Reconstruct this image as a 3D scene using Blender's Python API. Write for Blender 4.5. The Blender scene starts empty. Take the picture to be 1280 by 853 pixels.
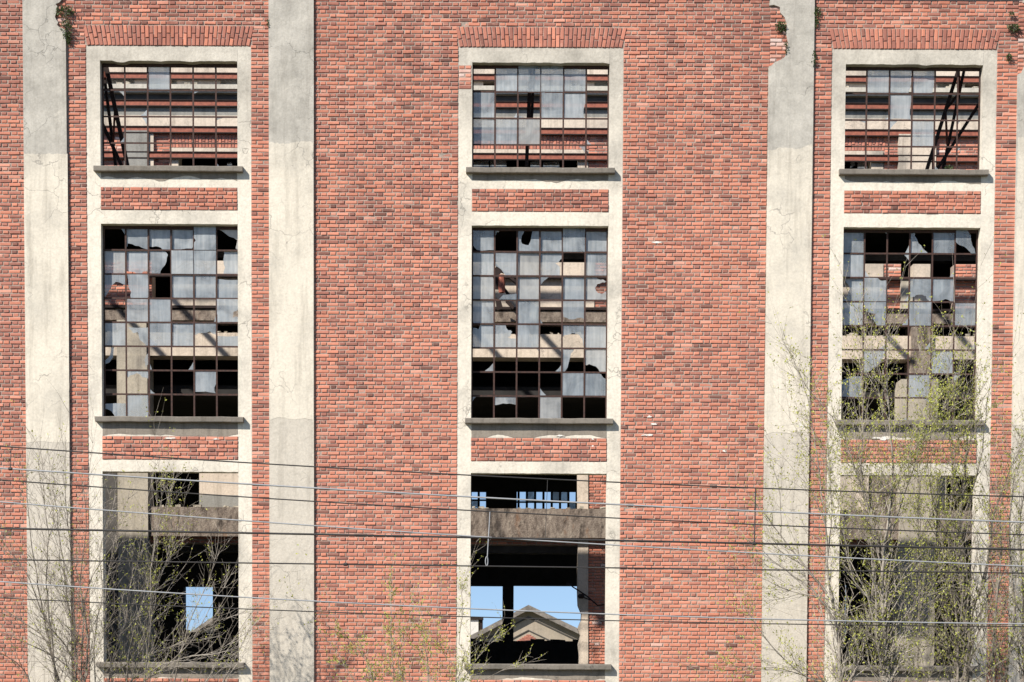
import bpy, math, random
from mathutils import Vector, Matrix, noise

random.seed(7)
sc = bpy.context.scene
R = math.radians
COL = sc.collection

# ------------------------------------------------------------------ camera
# A standing viewer 30 m in front of the factory, with a 60 mm shift lens.
F, CX, CY = 2133.0, 640.0, 914.0            # focal length and optical centre, in photo pixels
CAM = Vector((0.0, -30.0, 1.7))
ROT = Matrix.Rotation(R(90 - 2.6), 3, 'X') @ Matrix.Rotation(R(0.27), 3, 'Z')
cd = bpy.data.cameras.new('camera')
cam = bpy.data.objects.new('camera', cd)
COL.objects.link(cam)
cam.matrix_world = Matrix.Translation(CAM) @ ROT.to_4x4()
cd.sensor_width = 36.0
cd.lens = F / 1280 * 36
cd.shift_y = (CY - 426.5) / 1280
cd.clip_end = 5000
sc.camera = cam

# ------------------------------------------------------------------ light
SUN_TRAVEL = Vector((1.05, 1.0, -1.17)).normalized()
elev = math.asin(-SUN_TRAVEL.z)
sd = bpy.data.lights.new('sun', 'SUN')
sd.energy = 4.6
sd.angle = R(0.53)
sd.color = (1.0, 0.93, 0.83)
sun = bpy.data.objects.new('sun', sd)
COL.objects.link(sun)
sun.rotation_euler = SUN_TRAVEL.to_track_quat('-Z', 'Y').to_euler()
w = bpy.data.worlds.new('World')
sc.world = w
w.use_nodes = True
wn = w.node_tree.nodes
sky = wn.new('ShaderNodeTexSky')
sky.sky_type = 'NISHITA'
sky.sun_disc = False
sky.sun_elevation = elev
sky.sun_rotation = math.atan2(-SUN_TRAVEL.x, -SUN_TRAVEL.y)
sky.air_density = 1.0
sky.dust_density = 0.3
sky.ozone_density = 1.6
bg = wn['Background']
bg.inputs[1].default_value = 0.09
# the clear blue of a dry day goes down to the skyline: sample the sky a little above each direction
tc = wn.new('ShaderNodeTexCoord')
va = wn.new('ShaderNodeVectorMath')
va.operation = 'ADD'
va.inputs[1].default_value = (0, 0, 0.17)
vn = wn.new('ShaderNodeVectorMath')
vn.operation = 'NORMALIZE'
w.node_tree.links.new(tc.outputs['Generated'], va.inputs[0])
w.node_tree.links.new(va.outputs[0], vn.inputs[0])
w.node_tree.links.new(vn.outputs[0], sky.inputs['Vector'])
w.node_tree.links.new(sky.outputs[0], bg.inputs[0])
sc.view_settings.view_transform = 'Standard'
sc.view_settings.look = 'None'
sc.view_settings.exposure = 0.83
sc.view_settings.gamma = 1.0


# ------------------------------------------------------------------ helpers
def P(x, y, Y):
    """The point at depth Y that the photograph shows at pixel (x, y)."""
    d = ROT @ Vector(((x - CX) / F, (CY - y) / F, -1.0))
    t = (Y - CAM.y) / d.y
    return CAM + d * t


def fx(x, y=400, Y=0.0):
    return P(x, y, Y).x


def fz(y, x=676, Y=0.0):
    return P(x, y, Y).z


class MB:
    def __init__(self):
        self.v, self.f, self.t = [], [], []

    def box(self, x0, x1, y0, y1, z0, z1, tone=0.0, jit=0.0):
        b = len(self.v)
        for x in (x0, x1):
            for y in (y0, y1):
                for z in (z0, z1):
                    if jit:
                        self.v.append((x + random.uniform(-jit, jit), y + random.uniform(-jit, jit), z + random.uniform(-jit, jit)))
                    else:
                        self.v.append((x, y, z))
        for q in ((0, 1, 3, 2), (4, 6, 7, 5), (0, 4, 5, 1), (2, 3, 7, 6), (0, 2, 6, 4), (1, 5, 7, 3)):
            self.f.append(tuple(b + i for i in q))
            self.t.append(tone)

    def bar(self, a, c, wd, dp, tone=0.0):
        """a square-section bar from point a to point c"""
        a, c = Vector(a), Vector(c)
        d = (c - a).normalized()
        s = d.cross(Vector((0, 1, 0)))
        if s.length < 1e-4:
            s = Vector((1, 0, 0))
        s.normalize()
        n = d.cross(s).normalized()
        b = len(self.v)
        for p in (a, c):
            for i, j in ((-1, -1), (1, -1), (1, 1), (-1, 1)):
                self.v.append(tuple(p + s * (i * wd / 2) + n * (j * dp / 2)))
        for k in range(4):
            k2 = (k + 1) % 4
            self.f.append((b + k, b + k2, b + 4 + k2, b + 4 + k))
            self.t.append(tone)
        self.f.append((b + 3, b + 2, b + 1, b))
        self.f.append((b + 4, b + 5, b + 6, b + 7))
        self.t += [tone, tone]

    def tube(self, pts, radii, n=4, tone=0.0):
        b = len(self.v)
        m = len(pts)
        for i, p in enumerate(pts):
            p = Vector(p)
            d = (Vector(pts[min(i + 1, m - 1)]) - Vector(pts[max(i - 1, 0)]))
            if d.length < 1e-6:
                d = Vector((0, 0, 1))
            d.normalize()
            ref = Vector((0, 1, 0)) if abs(d.y) < 0.9 else Vector((1, 0, 0))
            s = d.cross(ref).normalized()
            q = d.cross(s)
            for k in range(n):
                a = 2 * math.pi * k / n
                self.v.append(tuple(p + (s * math.cos(a) + q * math.sin(a)) * radii[i]))
        for i in range(m - 1):
            for k in range(n):
                k2 = (k + 1) % n
                self.f.append((b + i * n + k, b + i * n + k2, b + (i + 1) * n + k2, b + (i + 1) * n + k))
                self.t.append(tone)

    def poly(self, pts, y0, y1, tone=0.0):
        """an outline of (x, z) points, extruded from y0 (front) to y1"""
        n = len(pts)
        b = len(self.v)
        self.v += [(p[0], y0, p[1]) for p in pts] + [(p[0], y1, p[1]) for p in pts]
        self.f.append(tuple(range(b, b + n)))
        self.f.append(tuple(range(b + 2 * n - 1, b + n - 1, -1)))
        for k in range(n):
            k2 = (k + 1) % n
            self.f.append((b + k2, b + k, b + n + k, b + n + k2))
        self.t += [tone] * (n + 2)

    def mesh(self, name, mat, smooth=False):
        me = bpy.data.meshes.new(name)
        me.from_pydata(self.v, [], self.f)
        if any(self.t):
            a = me.attributes.new('tone', 'FLOAT', 'FACE')
            a.data.foreach_set('value', self.t)
        me.materials.append(mat)
        if smooth:
            me.polygons.foreach_set('use_smooth', [True] * len(me.polygons))
        me.update()
        return me

    def build(self, name, mat, parent=None, smooth=False, **props):
        me = self.mesh(name, mat, smooth)
        return link(name, me, parent, **props)


def link(name, data, parent=None, **props):
    o = bpy.data.objects.new(name, data)
    COL.objects.link(o)
    if parent is not None:
        o.parent = parent
    for k, v in props.items():
        o[k] = v
    return o


def thing(name, label, cat, loc=(0, 0, 0), group=None):
    o = link(name, None)
    o.location = loc
    o['label'] = label
    o['category'] = cat
    if group:
        o['group'] = group
    return o


def slab(mb, xs, zs, filled, y0, y1):
    """a wall of cells xs x zs between y0 and y1, with faces only where a cell is open to the air"""
    nx, nz = len(xs) - 1, len(zs) - 1
    f = [[filled((xs[i] + xs[i + 1]) / 2, (zs[k] + zs[k + 1]) / 2) for k in range(nz)] for i in range(nx)]

    def quad(a, b, c, d):
        n = len(mb.v)
        mb.v += [a, b, c, d]
        mb.f.append((n, n + 1, n + 2, n + 3))
        mb.t.append(0.0)
    for i in range(nx):
        for k in range(nz):
            if not f[i][k]:
                continue
            xa, xb, za, zb = xs[i], xs[i + 1], zs[k], zs[k + 1]
            quad((xa, y0, za), (xb, y0, za), (xb, y0, zb), (xa, y0, zb))
            quad((xb, y1, za), (xa, y1, za), (xa, y1, zb), (xb, y1, zb))
            if i == 0 or not f[i - 1][k]:
                quad((xa, y1, za), (xa, y0, za), (xa, y0, zb), (xa, y1, zb))
            if i == nx - 1 or not f[i + 1][k]:
                quad((xb, y0, za), (xb, y1, za), (xb, y1, zb), (xb, y0, zb))
            if k == 0 or not f[i][k - 1]:
                quad((xa, y1, za), (xb, y1, za), (xb, y0, za), (xa, y0, za))
            if k == nz - 1 or not f[i][k + 1]:
                quad((xa, y0, zb), (xb, y0, zb), (xb, y1, zb), (xa, y1, zb))


# ------------------------------------------------------------------ materials
class NT:
    def __init__(self, name):
        self.m = bpy.data.materials.new(name)
        self.m.use_nodes = True
        self.t = self.m.node_tree
        self.b = self.t.nodes['Principled BSDF']
        self.out = self.t.nodes['Material Output']
        self.pos = self.t.nodes.new('ShaderNodeNewGeometry').outputs['Position']

    def n(self, kind, **kw):
        nd = self.t.nodes.new(kind)
        for k, v in kw.items():
            setattr(nd, k, v)
        return nd

    def l(self, a, b):
        self.t.links.new(a, b)

    def noise(self, scale, detail=5.0, rough=0.6, vec=None, stretch=None, dist=0.0):
        v = vec or self.pos
        if stretch:
            mp = self.n('ShaderNodeMapping')
            mp.inputs['Scale'].default_value = stretch
            self.l(v, mp.inputs['Vector'])
            v = mp.outputs[0]
        nd = self.n('ShaderNodeTexNoise')
        nd.inputs['Scale'].default_value = scale
        nd.inputs['Detail'].default_value = detail
        nd.inputs['Roughness'].default_value = rough
        nd.inputs['Distortion'].default_value = dist
        self.l(v, nd.inputs['Vector'])
        return nd.outputs['Fac']

    def ramp(self, fac, stops, interp='LINEAR'):
        nd = self.n('ShaderNodeValToRGB')
        r = nd.color_ramp
        r.interpolation = interp
        while len(r.elements) < len(stops):
            r.elements.new(0.5)
        for e, (p, c) in zip(r.elements, stops):
            e.position = p
            e.color = (c, c, c, 1) if isinstance(c, (int, float)) else (*c, 1)
        self.l(fac, nd.inputs[0])
        return nd.outputs[0]

    def mix(self, fac, a, b, mode='MIX'):
        nd = self.n('ShaderNodeMix', data_type='RGBA', blend_type=mode)
        for i, s in ((0, fac), (6, a), (7, b)):
            if isinstance(s, (int, float)):
                nd.inputs[i].default_value = s if i == 0 else (s, s, s, 1)
            elif isinstance(s, tuple):
                nd.inputs[i].default_value = (*s, 1)
            else:
                self.l(s, nd.inputs[i])
        return nd.outputs[2]

    def math(self, op, a, b=0.0, c=None):
        nd = self.n('ShaderNodeMath', operation=op)
        for i, s in enumerate((a, b, c)):
            if s is None:
                continue
            if isinstance(s, (int, float)):
                nd.inputs[i].default_value = s
            else:
                self.l(s, nd.inputs[i])
        return nd.outputs[0]

    def z(self):
        nd = self.n('ShaderNodeSeparateXYZ')
        self.l(self.pos, nd.inputs[0])
        return nd.outputs[2]

    def attr(self, name):
        nd = self.n('ShaderNodeAttribute', attribute_name=name)
        return nd.outputs['Fac']

    def bump(self, h, strength=0.4, dist=0.01):
        nd = self.n('ShaderNodeBump')
        nd.inputs['Strength'].default_value = strength
        nd.inputs['Distance'].default_value = dist
        self.l(h, nd.inputs['Height'])
        self.l(nd.outputs[0], self.b.inputs['Normal'])

    def done(self, col, rough=0.9, spec=0.2, metal=0.0):
        if isinstance(col, tuple):
            self.b.inputs['Base Color'].default_value = (*col, 1)
        else:
            self.l(col, self.b.inputs['Base Color'])
        self.b.inputs['Roughness'].default_value = rough
        self.b.inputs['Specular IOR Level'].default_value = spec
        self.b.inputs['Metallic'].default_value = metal
        return self.m


def mat_brick(name='brick', gain=1.0, soot=0.014):
    m = NT(name)
    tone = m.attr('tone')
    g = gain
    c = m.ramp(tone, [(0.0, (.15 * g, .078 * g, .064 * g)), (0.3, (.295 * g, .13 * g, .10 * g)), (0.5, (.37 * g, .158 * g, .117 * g)),
                      (0.7, (.475 * g, .194 * g, .130 * g)), (0.85, (.52 * g, .235 * g, .167 * g)), (0.93, (.52 * g, .28 * g, .215 * g)), (1.0, (.58 * g, .46 * g, .42 * g))])
    nz = m.noise(38, 6, 0.7)
    c = m.mix(m.ramp(nz, [(0.3, 0.0), (0.75, 0.8)]), c, m.mix(1.0, c, (1.28, 1.22, 1.2), 'MULTIPLY'))
    grime = m.noise(1.1, 6, 0.65)
    grime = m.math('ADD', grime, m.math('MULTIPLY', m.math('MAXIMUM', m.math('SUBTRACT', m.z(), 8.0), -2.0), soot))
    c = m.mix(m.ramp(grime, [(0.46, 0.0), (0.74, 0.6)]), c, m.mix(1.0, c, (.62, .6, .62), 'MULTIPLY'))
    streak = m.noise(1.6, 6, 0.65, stretch=(1.3, 1, 0.16))
    c = m.mix(m.ramp(streak, [(0.5, 0.0), (0.68, 0.45)]), c, m.mix(1.0, c, (.70, .68, .69), 'MULTIPLY'))
    pits = m.noise(90, 3, 0.6)
    c = m.mix(m.ramp(pits, [(0.24, 0.7), (0.36, 0.0)]), c, (.07, .04, .035))
    # lime wash and smeared mortar left on the faces
    lime = m.noise(5.5, 7, 0.72, dist=0.6)
    c = m.mix(m.ramp(lime, [(0.56, 0.0), (0.68, 0.55)]), c, (.50, .275, .21))
    spots = m.noise(2.6, 8, 0.62, dist=0.3)
    c = m.mix(m.ramp(spots, [(0.745, 0.0), (0.765, 0.8)]), c, (.66, .62, .57))
    m.bump(m.noise(120, 4, 0.7), 0.5, 0.004)
    return m.done(c, 0.93, 0.12)


def mat_mortar():
    m = NT('mortar')
    a = m.noise(7, 6, 0.7)
    c = m.ramp(a, [(0.3, (.24, .195, .165)), (0.52, (.38, .31, .265)), (0.7, (.42, .27, .21))])
    c = m.mix(m.ramp(m.noise(55, 5, 0.7), [(0.3, 0.4), (0.6, 0.0)]), c, (.15, .115, .10))
    m.bump(m.noise(70, 5, 0.7), 0.8, 0.01)
    return m.done(c, 0.97, 0.05)


def mat_concrete(name, base, grey, dark, z_grey=None, z_low=None, low=None, crack=1.0, grime=0.5, soft=0.15):
    m = NT(name)
    big = m.noise(0.9, 7, 0.62)
    c = m.ramp(big, [(0.32, grey), (0.5, base), (0.72, tuple(min(1, v * 1.09) for v in base))])
    z = m.z()
    wob = m.math('MULTIPLY_ADD', m.noise(2.2, 5, 0.6), 0.5, -0.25)
    if z_low is not None:            # a later, smoother coat on the lower part
        s = m.ramp(m.math('ADD', m.math('SUBTRACT', z_low, z), m.math('MULTIPLY', wob, 0.35)), [(0.0, 0.0), (0.03, 0.9)])
        lowc = m.ramp(m.noise(1.5, 4, 0.5), [(0.3, tuple(v * .92 for v in low)), (0.7, low)])
        c = m.mix(s, c, lowc)
    if z_grey is not None:           # weathered grey coat above
        s = m.ramp(m.math('ADD', m.math('SUBTRACT', z, z_grey), wob), [(0.0, 0.0), (soft, 1.0)])
        gc = m.ramp(m.noise(1.7, 8, 0.68), [(0.3, tuple(v * .72 for v in grey)), (0.48, grey), (0.68, tuple(v * 1.25 for v in grey))])
        c = m.mix(s, c, gc)
    # vertical run marks
    st = m.noise(2.4, 6, 0.65, stretch=(3.2, 3.2, 0.28))
    c = m.mix(m.ramp(st, [(0.50, 0.0), (0.70, grime)]), c, m.mix(1.0, c, (.66, .65, .64), 'MULTIPLY'))
    blot = m.noise(3.6, 8, 0.7, dist=0.8)
    c = m.mix(m.ramp(blot, [(0.58, 0.0), (0.74, grime * 0.8)]), c, grey)
    pale = m.noise(2.0, 8, 0.7, dist=0.5)
    c = m.mix(m.ramp(pale, [(0.62, 0.0), (0.70, 0.5)]), c, tuple(min(.75, v * 1.16) for v in base))
    speck = m.noise(42, 4, 0.7)
    c = m.mix(m.ramp(speck, [(0.24, 0.75), (0.33, 0.0)]), c, dark)
    mott = m.noise(9, 8, 0.78)
    c = m.mix(m.ramp(mott, [(0.38, 0.38), (0.50, 0.0)]), c, m.mix(1.0, c, (.78, .775, .77), 'MULTIPLY'))
    c = m.mix(m.ramp(mott, [(0.56, 0.0), (0.68, 0.5)]), c, m.mix(1.0, c, (1.14, 1.13, 1.12), 'MULTIPLY'))
    fine = m.noise(24, 6, 0.75)
    c = m.mix(m.ramp(fine, [(0.35, 0.22), (0.6, 0.0)]), c, dark)
    # hairline cracks
    wv = m.n('ShaderNodeVectorMath', operation='MULTIPLY_ADD')
    cn = m.n('ShaderNodeTexNoise')
    cn.inputs['Scale'].default_value = 3.0
    cn.inputs['Detail'].default_value = 6
    m.l(m.pos, cn.inputs['Vector'])
    m.l(cn.outputs['Color'], wv.inputs[0])
    wv.inputs[1].default_value = (.55, .55, .55)
    m.l(m.pos, wv.inputs[2])
    vo = m.n('ShaderNodeTexVoronoi', feature='DISTANCE_TO_EDGE')
    vo.inputs['Scale'].default_value = 1.7
    m.l(wv.outputs[0], vo.inputs['Vector'])
    line = m.ramp(vo.outputs['Distance'], [(0.0, 1.0), (0.013, 0.0)])
    where = m.ramp(m.noise(0.8, 3, 0.5), [(0.50, 0.0), (0.58, 0.75 * crack)])
    lf = m.math('MULTIPLY', line, where)
    c = m.mix(lf, c, dark)
    h = m.math('SUBTRACT', m.math('ADD', m.noise(30, 6, 0.7), m.math('MULTIPLY', m.noise(5, 5, 0.6), 1.5)), m.math('MULTIPLY', lf, 1.2))
    m.bump(h, 0.45, 0.008)
    return m.done(c, 0.94, 0.1)


def mat_flat(name, col, var=0.25, scale=8, rough=0.85, spec=0.2, metal=0.0, bump=0.3, col2=None):
    m = NT(name)
    nz = m.noise(scale, 6, 0.65)
    c2 = col2 or tuple(v * (1 - var) for v in col)
    c = m.ramp(nz, [(0.35, c2), (0.65, col)])
    if bump:
        m.bump(m.noise(scale * 6, 4, 0.6), bump, 0.004)
    return m.done(c, rough, spec, metal)


def mat_stained(name, light, mid, dark):
    """rough concrete with dark runs below its top edge"""
    m = NT(name)
    a = m.noise(4.2, 9, 0.78, stretch=(1.6, 1, 0.8))
    c = m.ramp(a, [(0.3, dark), (0.47, mid), (0.66, light)])
    r = m.noise(5.5, 5, 0.65, stretch=(1, 1, 0.35))
    c = m.mix(m.ramp(r, [(0.54, 0.0), (0.66, 0.85)]), c, dark)
    rust = m.noise(3.1, 4, 0.6, stretch=(1.5, 1, 0.6))
    c = m.mix(m.ramp(rust, [(0.60, 0.0), (0.72, 0.55)]), c, (.24, .12, .06))
    m.bump(m.noise(22, 7, 0.75), 0.9, 0.03)
    return m.done(c, 0.95, 0.08)


def mat_pane():
    m = NT('dusty_glass')
    t = m.t
    oi = m.n('ShaderNodeObjectInfo')
    rnd = oi.outputs['Random']
    tc = m.n('ShaderNodeTexCoord')
    off = m.n('ShaderNodeVectorMath', operation='ADD')
    cmb = m.n('ShaderNodeCombineXYZ')
    m.l(m.math('MULTIPLY', rnd, 40.0), cmb.inputs[0])
    m.l(m.pos, off.inputs[0])
    m.l(cmb.outputs[0], off.inputs[1])
    st = m.noise(6, 5, 0.6, vec=off.outputs[0], stretch=(3.5, 1, 0.25))
    bl = m.noise(4, 6, 0.6, vec=off.outputs[0])
    dust = m.ramp(st, [(0.33, (.46, .51, .545)), (0.55, (.62, .66, .685)), (0.75, (.78, .80, .80))])
    r2 = m.math('FRACT', m.math('MULTIPLY', rnd, 7.31))
    dust = m.mix(m.ramp(r2, [(0.0, 0.55), (0.5, 0.0)]), dust, m.mix(1.0, dust, (.58, .62, .66), 'MULTIPLY'))
    dust = m.mix(m.ramp(rnd, [(0.0, 0.0), (0.7, 0.0), (1.0, 0.45)]), dust, (.60, .53, .44))
    wipe = m.noise(2.2, 3, 0.5, vec=off.outputs[0], dist=1.2)
    dif = m.n('ShaderNodeBsdfDiffuse')
    m.l(dust, dif.inputs['Color'])
    trl = m.n('ShaderNodeBsdfTranslucent')
    trl.inputs['Color'].default_value = (.5, .52, .53, 1)
    ds = m.n('ShaderNodeMixShader')
    ds.inputs[0].default_value = 0.3
    m.l(dif.outputs[0], ds.inputs[1])
    m.l(trl.outputs[0], ds.inputs[2])
    tr = m.n('ShaderNodeBsdfTransparent')
    tr.inputs['Color'].default_value = (.86, .89, .9, 1)
    mx = m.n('ShaderNodeMixShader')
    f = m.math('ADD', m.math('MULTIPLY', m.ramp(bl, [(0.35, 0.0), (0.7, 1.0)]), 0.2), m.math('MULTIPLY_ADD', rnd, 0.22, 0.38))
    f = m.math('MULTIPLY', f, m.ramp(wipe, [(0.30, 0.55), (0.55, 1.0)]))
    m.l(f, mx.inputs[0])
    m.l(tr.outputs[0], mx.inputs[1])
    m.l(ds.outputs[0], mx.inputs[2])
    gl = m.n('ShaderNodeBsdfGlossy')
    gl.inputs['Roughness'].default_value = 0.05
    fr = m.n('ShaderNodeFresnel')
    fr.inputs['IOR'].default_value = 1.5
    mg = m.n('ShaderNodeMixShader')
    m.l(fr.outputs[0], mg.inputs[0])
    m.l(mx.outputs[0], mg.inputs[1])
    m.l(gl.outputs[0], mg.inputs[2])
    t.nodes.remove(m.b)
    m.l(mg.outputs[0], m.out.inputs[0])
    return m.m


def mat_leaf(name, a, b):
    m = NT(name)
    c = m.mix(m.ramp(m.noise(9, 2, 0.5), [(0.35, 0.0), (0.65, 1.0)]), a, b)
    m.b.inputs['Roughness'].default_value = 0.6
    m.l(c, m.b.inputs['Base Color'])
    tr = m.n('ShaderNodeBsdfTranslucent')
    m.l(c, tr.inputs['Color'])
    mx = m.n('ShaderNodeMixShader')
    mx.inputs[0].default_value = 0.35
    m.l(m.b.outputs[0], mx.inputs[1])
    m.l(tr.outputs[0], mx.inputs[2])
    m.l(mx.outputs[0], m.out.inputs[0])
    return m.m


M_BRICK = mat_brick()
M_BRICK_IN = mat_brick('inner_brick', 1.12, -0.006)
M_MORTAR = mat_mortar()
M_SURROUND = mat_concrete('surround_concrete', (.66, .612, .525), (.46, .43, .375), (.10, .09, .08), z_grey=10.4, crack=0.8, grime=0.4, soft=3.2)
M_PILASTER = mat_concrete('pilaster_render', (.57, .535, .465), (.405, .385, .345), (.11, .105, .095), z_grey=fz(230), z_low=fz(480), low=(.55, .505, .435), crack=0.8, grime=0.6, soft=0.12)
M_COAT = mat_concrete('pilaster_coat', (.635, .585, .495), (.50, .465, .40), (.15, .14, .13), z_grey=fz(235), crack=0.8, grime=0.7, soft=1.0)
M_SILL = mat_concrete('sill_concrete', (.20, .18, .155), (.13, .12, .105), (.05, .045, .04), crack=0.3, grime=0.8)
M_CREAM = mat_concrete('cream_plaster', (.60, .515, .425), (.34, .305, .26), (.10, .085, .075), crack=0.6, grime=0.85)
M_GREY = mat_concrete('grey_plaster', (.27, .265, .245), (.17, .17, .16), (.05, .05, .05), crack=0.3, grime=0.9)
M_LEDGE = mat_concrete('ledge_concrete', (.50, .47, .41), (.36, .34, .30), (.10, .10, .09), crack=0.4, grime=0.6)
M_BEAM = mat_stained('stained_beam_concrete', (.34, .29, .24), (.19, .155, .13), (.045, .037, .032))
M_COLUMN = mat_concrete('column_concrete', (.42, .38, .31), (.26, .24, .21), (.07, .06, .06), crack=0.4, grime=0.9)
M_DARK = mat_flat('shaded_interior', (.035, .033, .032), 0.4, 2.0)  # darker than real walls: the room's shade is put into the colour
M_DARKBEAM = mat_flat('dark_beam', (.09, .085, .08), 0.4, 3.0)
M_RAIL = mat_flat('rust_red_steel', (.34, .115, .075), 0.5, 14, 0.75, 0.25, col2=(.20, .07, .05))
M_BAR = mat_flat('rusty_glazing_steel', (.075, .038, .03), 0.5, 20, 0.8, 0.25, col2=(.032, .022, .02))
M_TRUSS = mat_flat('dark_truss_steel', (.032, .022, .02), 0.4, 10, 0.8, 0.2)
M_TRUSSRUST = mat_flat('rusty_truss_steel', (.14, .05, .035), 0.5, 10, 0.85, 0.15)
M_PANE = mat_pane()
M_WIREDARK = mat_flat('weathered_cable', (.035, .033, .033), 0.3, 4, 0.6, 0.3, bump=0)
M_WIREPALE = mat_flat('galvanised_cable', (.31, .32, .335), 0.25, 3, 0.5, 0.4, bump=0)
M_BARKPALE = mat_flat('pale_bark', (.33, .30, .26), 0.45, 5, 0.9, 0.1, col2=(.16, .14, .12))
M_BARKDARK = mat_flat('dark_bark', (.25, .22, .185), 0.6, 5, 0.9, 0.1, col2=(.08, .07, .06))
M_LEAF = mat_leaf('young_leaf', (.46, .47, .09), (.30, .35, .065))
M_TUFT = mat_leaf('tuft_leaf', (.04, .075, .02), (.075, .115, .03))
M_GROUND = mat_flat('dry_ground', (.17, .145, .10), 0.5, 1.5, 0.95, 0.05, col2=(.10, .11, .05))
M_HOUSE = mat_concrete('house_render', (.36, .31, .245), (.27, .24, .20), (.10, .09, .08), crack=0.2, grime=0.4)
M_ROOF = mat_flat('roof_sheet', (.25, .225, .20), 0.5, 3, 0.9, 0.1, col2=(.12, .11, .10))
M_PEEL = mat_concrete('peeling_render', (.25, .22, .185), (.17, .155, .135), (.07, .06, .055), crack=0.4, grime=0.9)
M_WHITE = mat_flat('white_render', (.62, .60, .56), 0.15, 3)
M_PATCH = mat_flat('white_plaster_patch', (.72, .69, .64), 0.15, 12)

# ------------------------------------------------------------------ ground
g = MB()
S = 2500
g.v = [(-S, -S, 0), (S, -S, 0), (S, S, 0), (-S, S, 0)]
g.f = [(0, 1, 2, 3)]
g.t = [0]
g.build('ground', M_GROUND, kind='structure')

# ------------------------------------------------------------------ factory front: measurements
XL, XR = -20.5, 12.5
ZT = fz(-5)
BAYS = [212.0, 674.5, 1138.5]                 # bay centres at photo row 400
bay_x = [fx(b) for b in BAYS]
HALF_FRAME = fx(674.5 + 102.3) - fx(674.5)
HALF_OPEN = fx(674.5 + 85.3) - fx(674.5)
HALF_SILL = fx(674.5 + 92.5) - fx(674.5)
Z = {k: fz(v) for k, v in dict(top=60, h1=78.3, s1=211.3, p1t=236.3, p1b=265.2, h2=282.2, s2=523.8, p2t=547.5, p2b=577.3,
                               h3=592, s3=830.5, p3t=850).items()}
p3b = Z['p3t'] - (Z['p1t'] - Z['p1b'])
ZB = 0.0
OPEN = [(Z['s1'], Z['h1']), (Z['s2'], Z['h2']), (Z['s3'], Z['h3'])]
PANEL = [(Z['p1b'], Z['p1t']), (Z['p2b'], Z['p2t']), (p3b, Z['p3t'])]
PIL = [(fx(32.0), fx(87.0)), (fx(336.7), fx(392.6)), (fx(956.5), fx(1013.0)), (fx(1267.3), fx(1323.0))]
Y_MORTAR, Y_FRAME, Y_PIL, Y_BACK, Y_GLASS = 0.0118, 0.0108, -0.038, 0.24, 0.15

front = thing('factory_front', 'red brick factory front with pale concrete pilasters and tall rows of broken steel windows', 'building')

# notch in the plaster left of the top centre window
nx0, nx1 = bay_x[1] - HALF_FRAME, bay_x[1] - HALF_OPEN - 0.012
nz0, nz1 = fz(112), fz(82)


def in_open(x, z):
    for b in bay_x:
        if abs(x - b) < HALF_OPEN:
            for a, c in OPEN:
                if a < z < c:
                    return True
    return False


def in_panel(x, z):
    for b in bay_x:
        if abs(x - b) < HALF_OPEN:
            for a, c in PANEL:
                if a < z < c:
                    return True
    return False


def in_frame(x, z):
    if nx0 < x < nx1 and nz0 < z < nz1:
        return False
    return any(abs(x - b) < HALF_FRAME for b in bay_x) and z < Z['top']


xs = sorted([XL, XR, nx1] + [b + s * h for b in bay_x for s in (-1, 1) for h in (HALF_FRAME, HALF_OPEN)])
zs = sorted([ZB, ZT, Z['top'], nz0, nz1] + [v for a in OPEN + PANEL for v in a])
mb = MB()
slab(mb, xs, zs, lambda x, z: (not in_frame(x, z)) or in_panel(x, z), Y_MORTAR, Y_BACK)
mb.build('wall', M_MORTAR, front)
for i, b in enumerate(bay_x):
    mb = MB()
    fxs = [v for v in xs if b - HALF_FRAME - 1e-6 <= v <= b + HALF_FRAME + 1e-6]
    fzs = [v for v in zs if v <= Z['top'] + 1e-6]
    slab(mb, fxs, fzs, lambda x, z: in_frame(x, z) and not in_open(x, z) and not in_panel(x, z), Y_FRAME, Y_BACK - 0.006)
    mb.build('window_surround', M_SURROUND, front)
# coping on the wall top
mb = MB()
mb.box(XL, XR, -0.05, Y_BACK - .02, ZT, ZT + 0.04)
mb.build('coping', M_SILL, front)

# pilasters, with the plaster broken off near the top
def outline(x0, x1, cut_left=None, cut_right=None):
    pts = [(x0, 0.0), (x1, 0.0)]
    if cut_right:
        pts += [(P(px, py, 0).x, P(px, py, 0).z) for px, py in cut_right]
    else:
        pts.append((x1, ZT - 0.002))
    if cut_left:
        pts += [(P(px, py, 0).x, P(px, py, 0).z) for px, py in cut_left]
    else:
        pts.append((x0, ZT - 0.002))
    return pts


cuts = [dict(cut_right=[(82.8, 39), (79, 36.5), (74, 34.5), (72, 32), (73.5, 29), (71, 26), (69.3, 22), (71, 17), (72.3, 9), (70.3, 6.5), (75, 4), (79, -1), (79.5, -4.6)]),
        dict(),
        dict(cut_left=[(962.6, -4.6), (961.8, 8), (967, 7.3), (974.5, 10), (975, 17), (980.5, 23), (983, 30), (982.5, 44), (985, 55), (983, 64), (981, 72), (976, 75.5), (968, 79), (964, 83), (960.8, 84)]),
        dict(cut_left=[(1279, -4.6), (1278, 4), (1283, 8), (1280, 20), (1286, 38), (1279, 60), (1283, 78), (1276, 92), (1271.5, 94)])]
for (a, b), c in zip(PIL, cuts):
    mb = MB()
    mb.poly(outline(a, b, **c), Y_PIL, 0.03)
    mb.build('pilaster', M_PILASTER, front)
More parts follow.
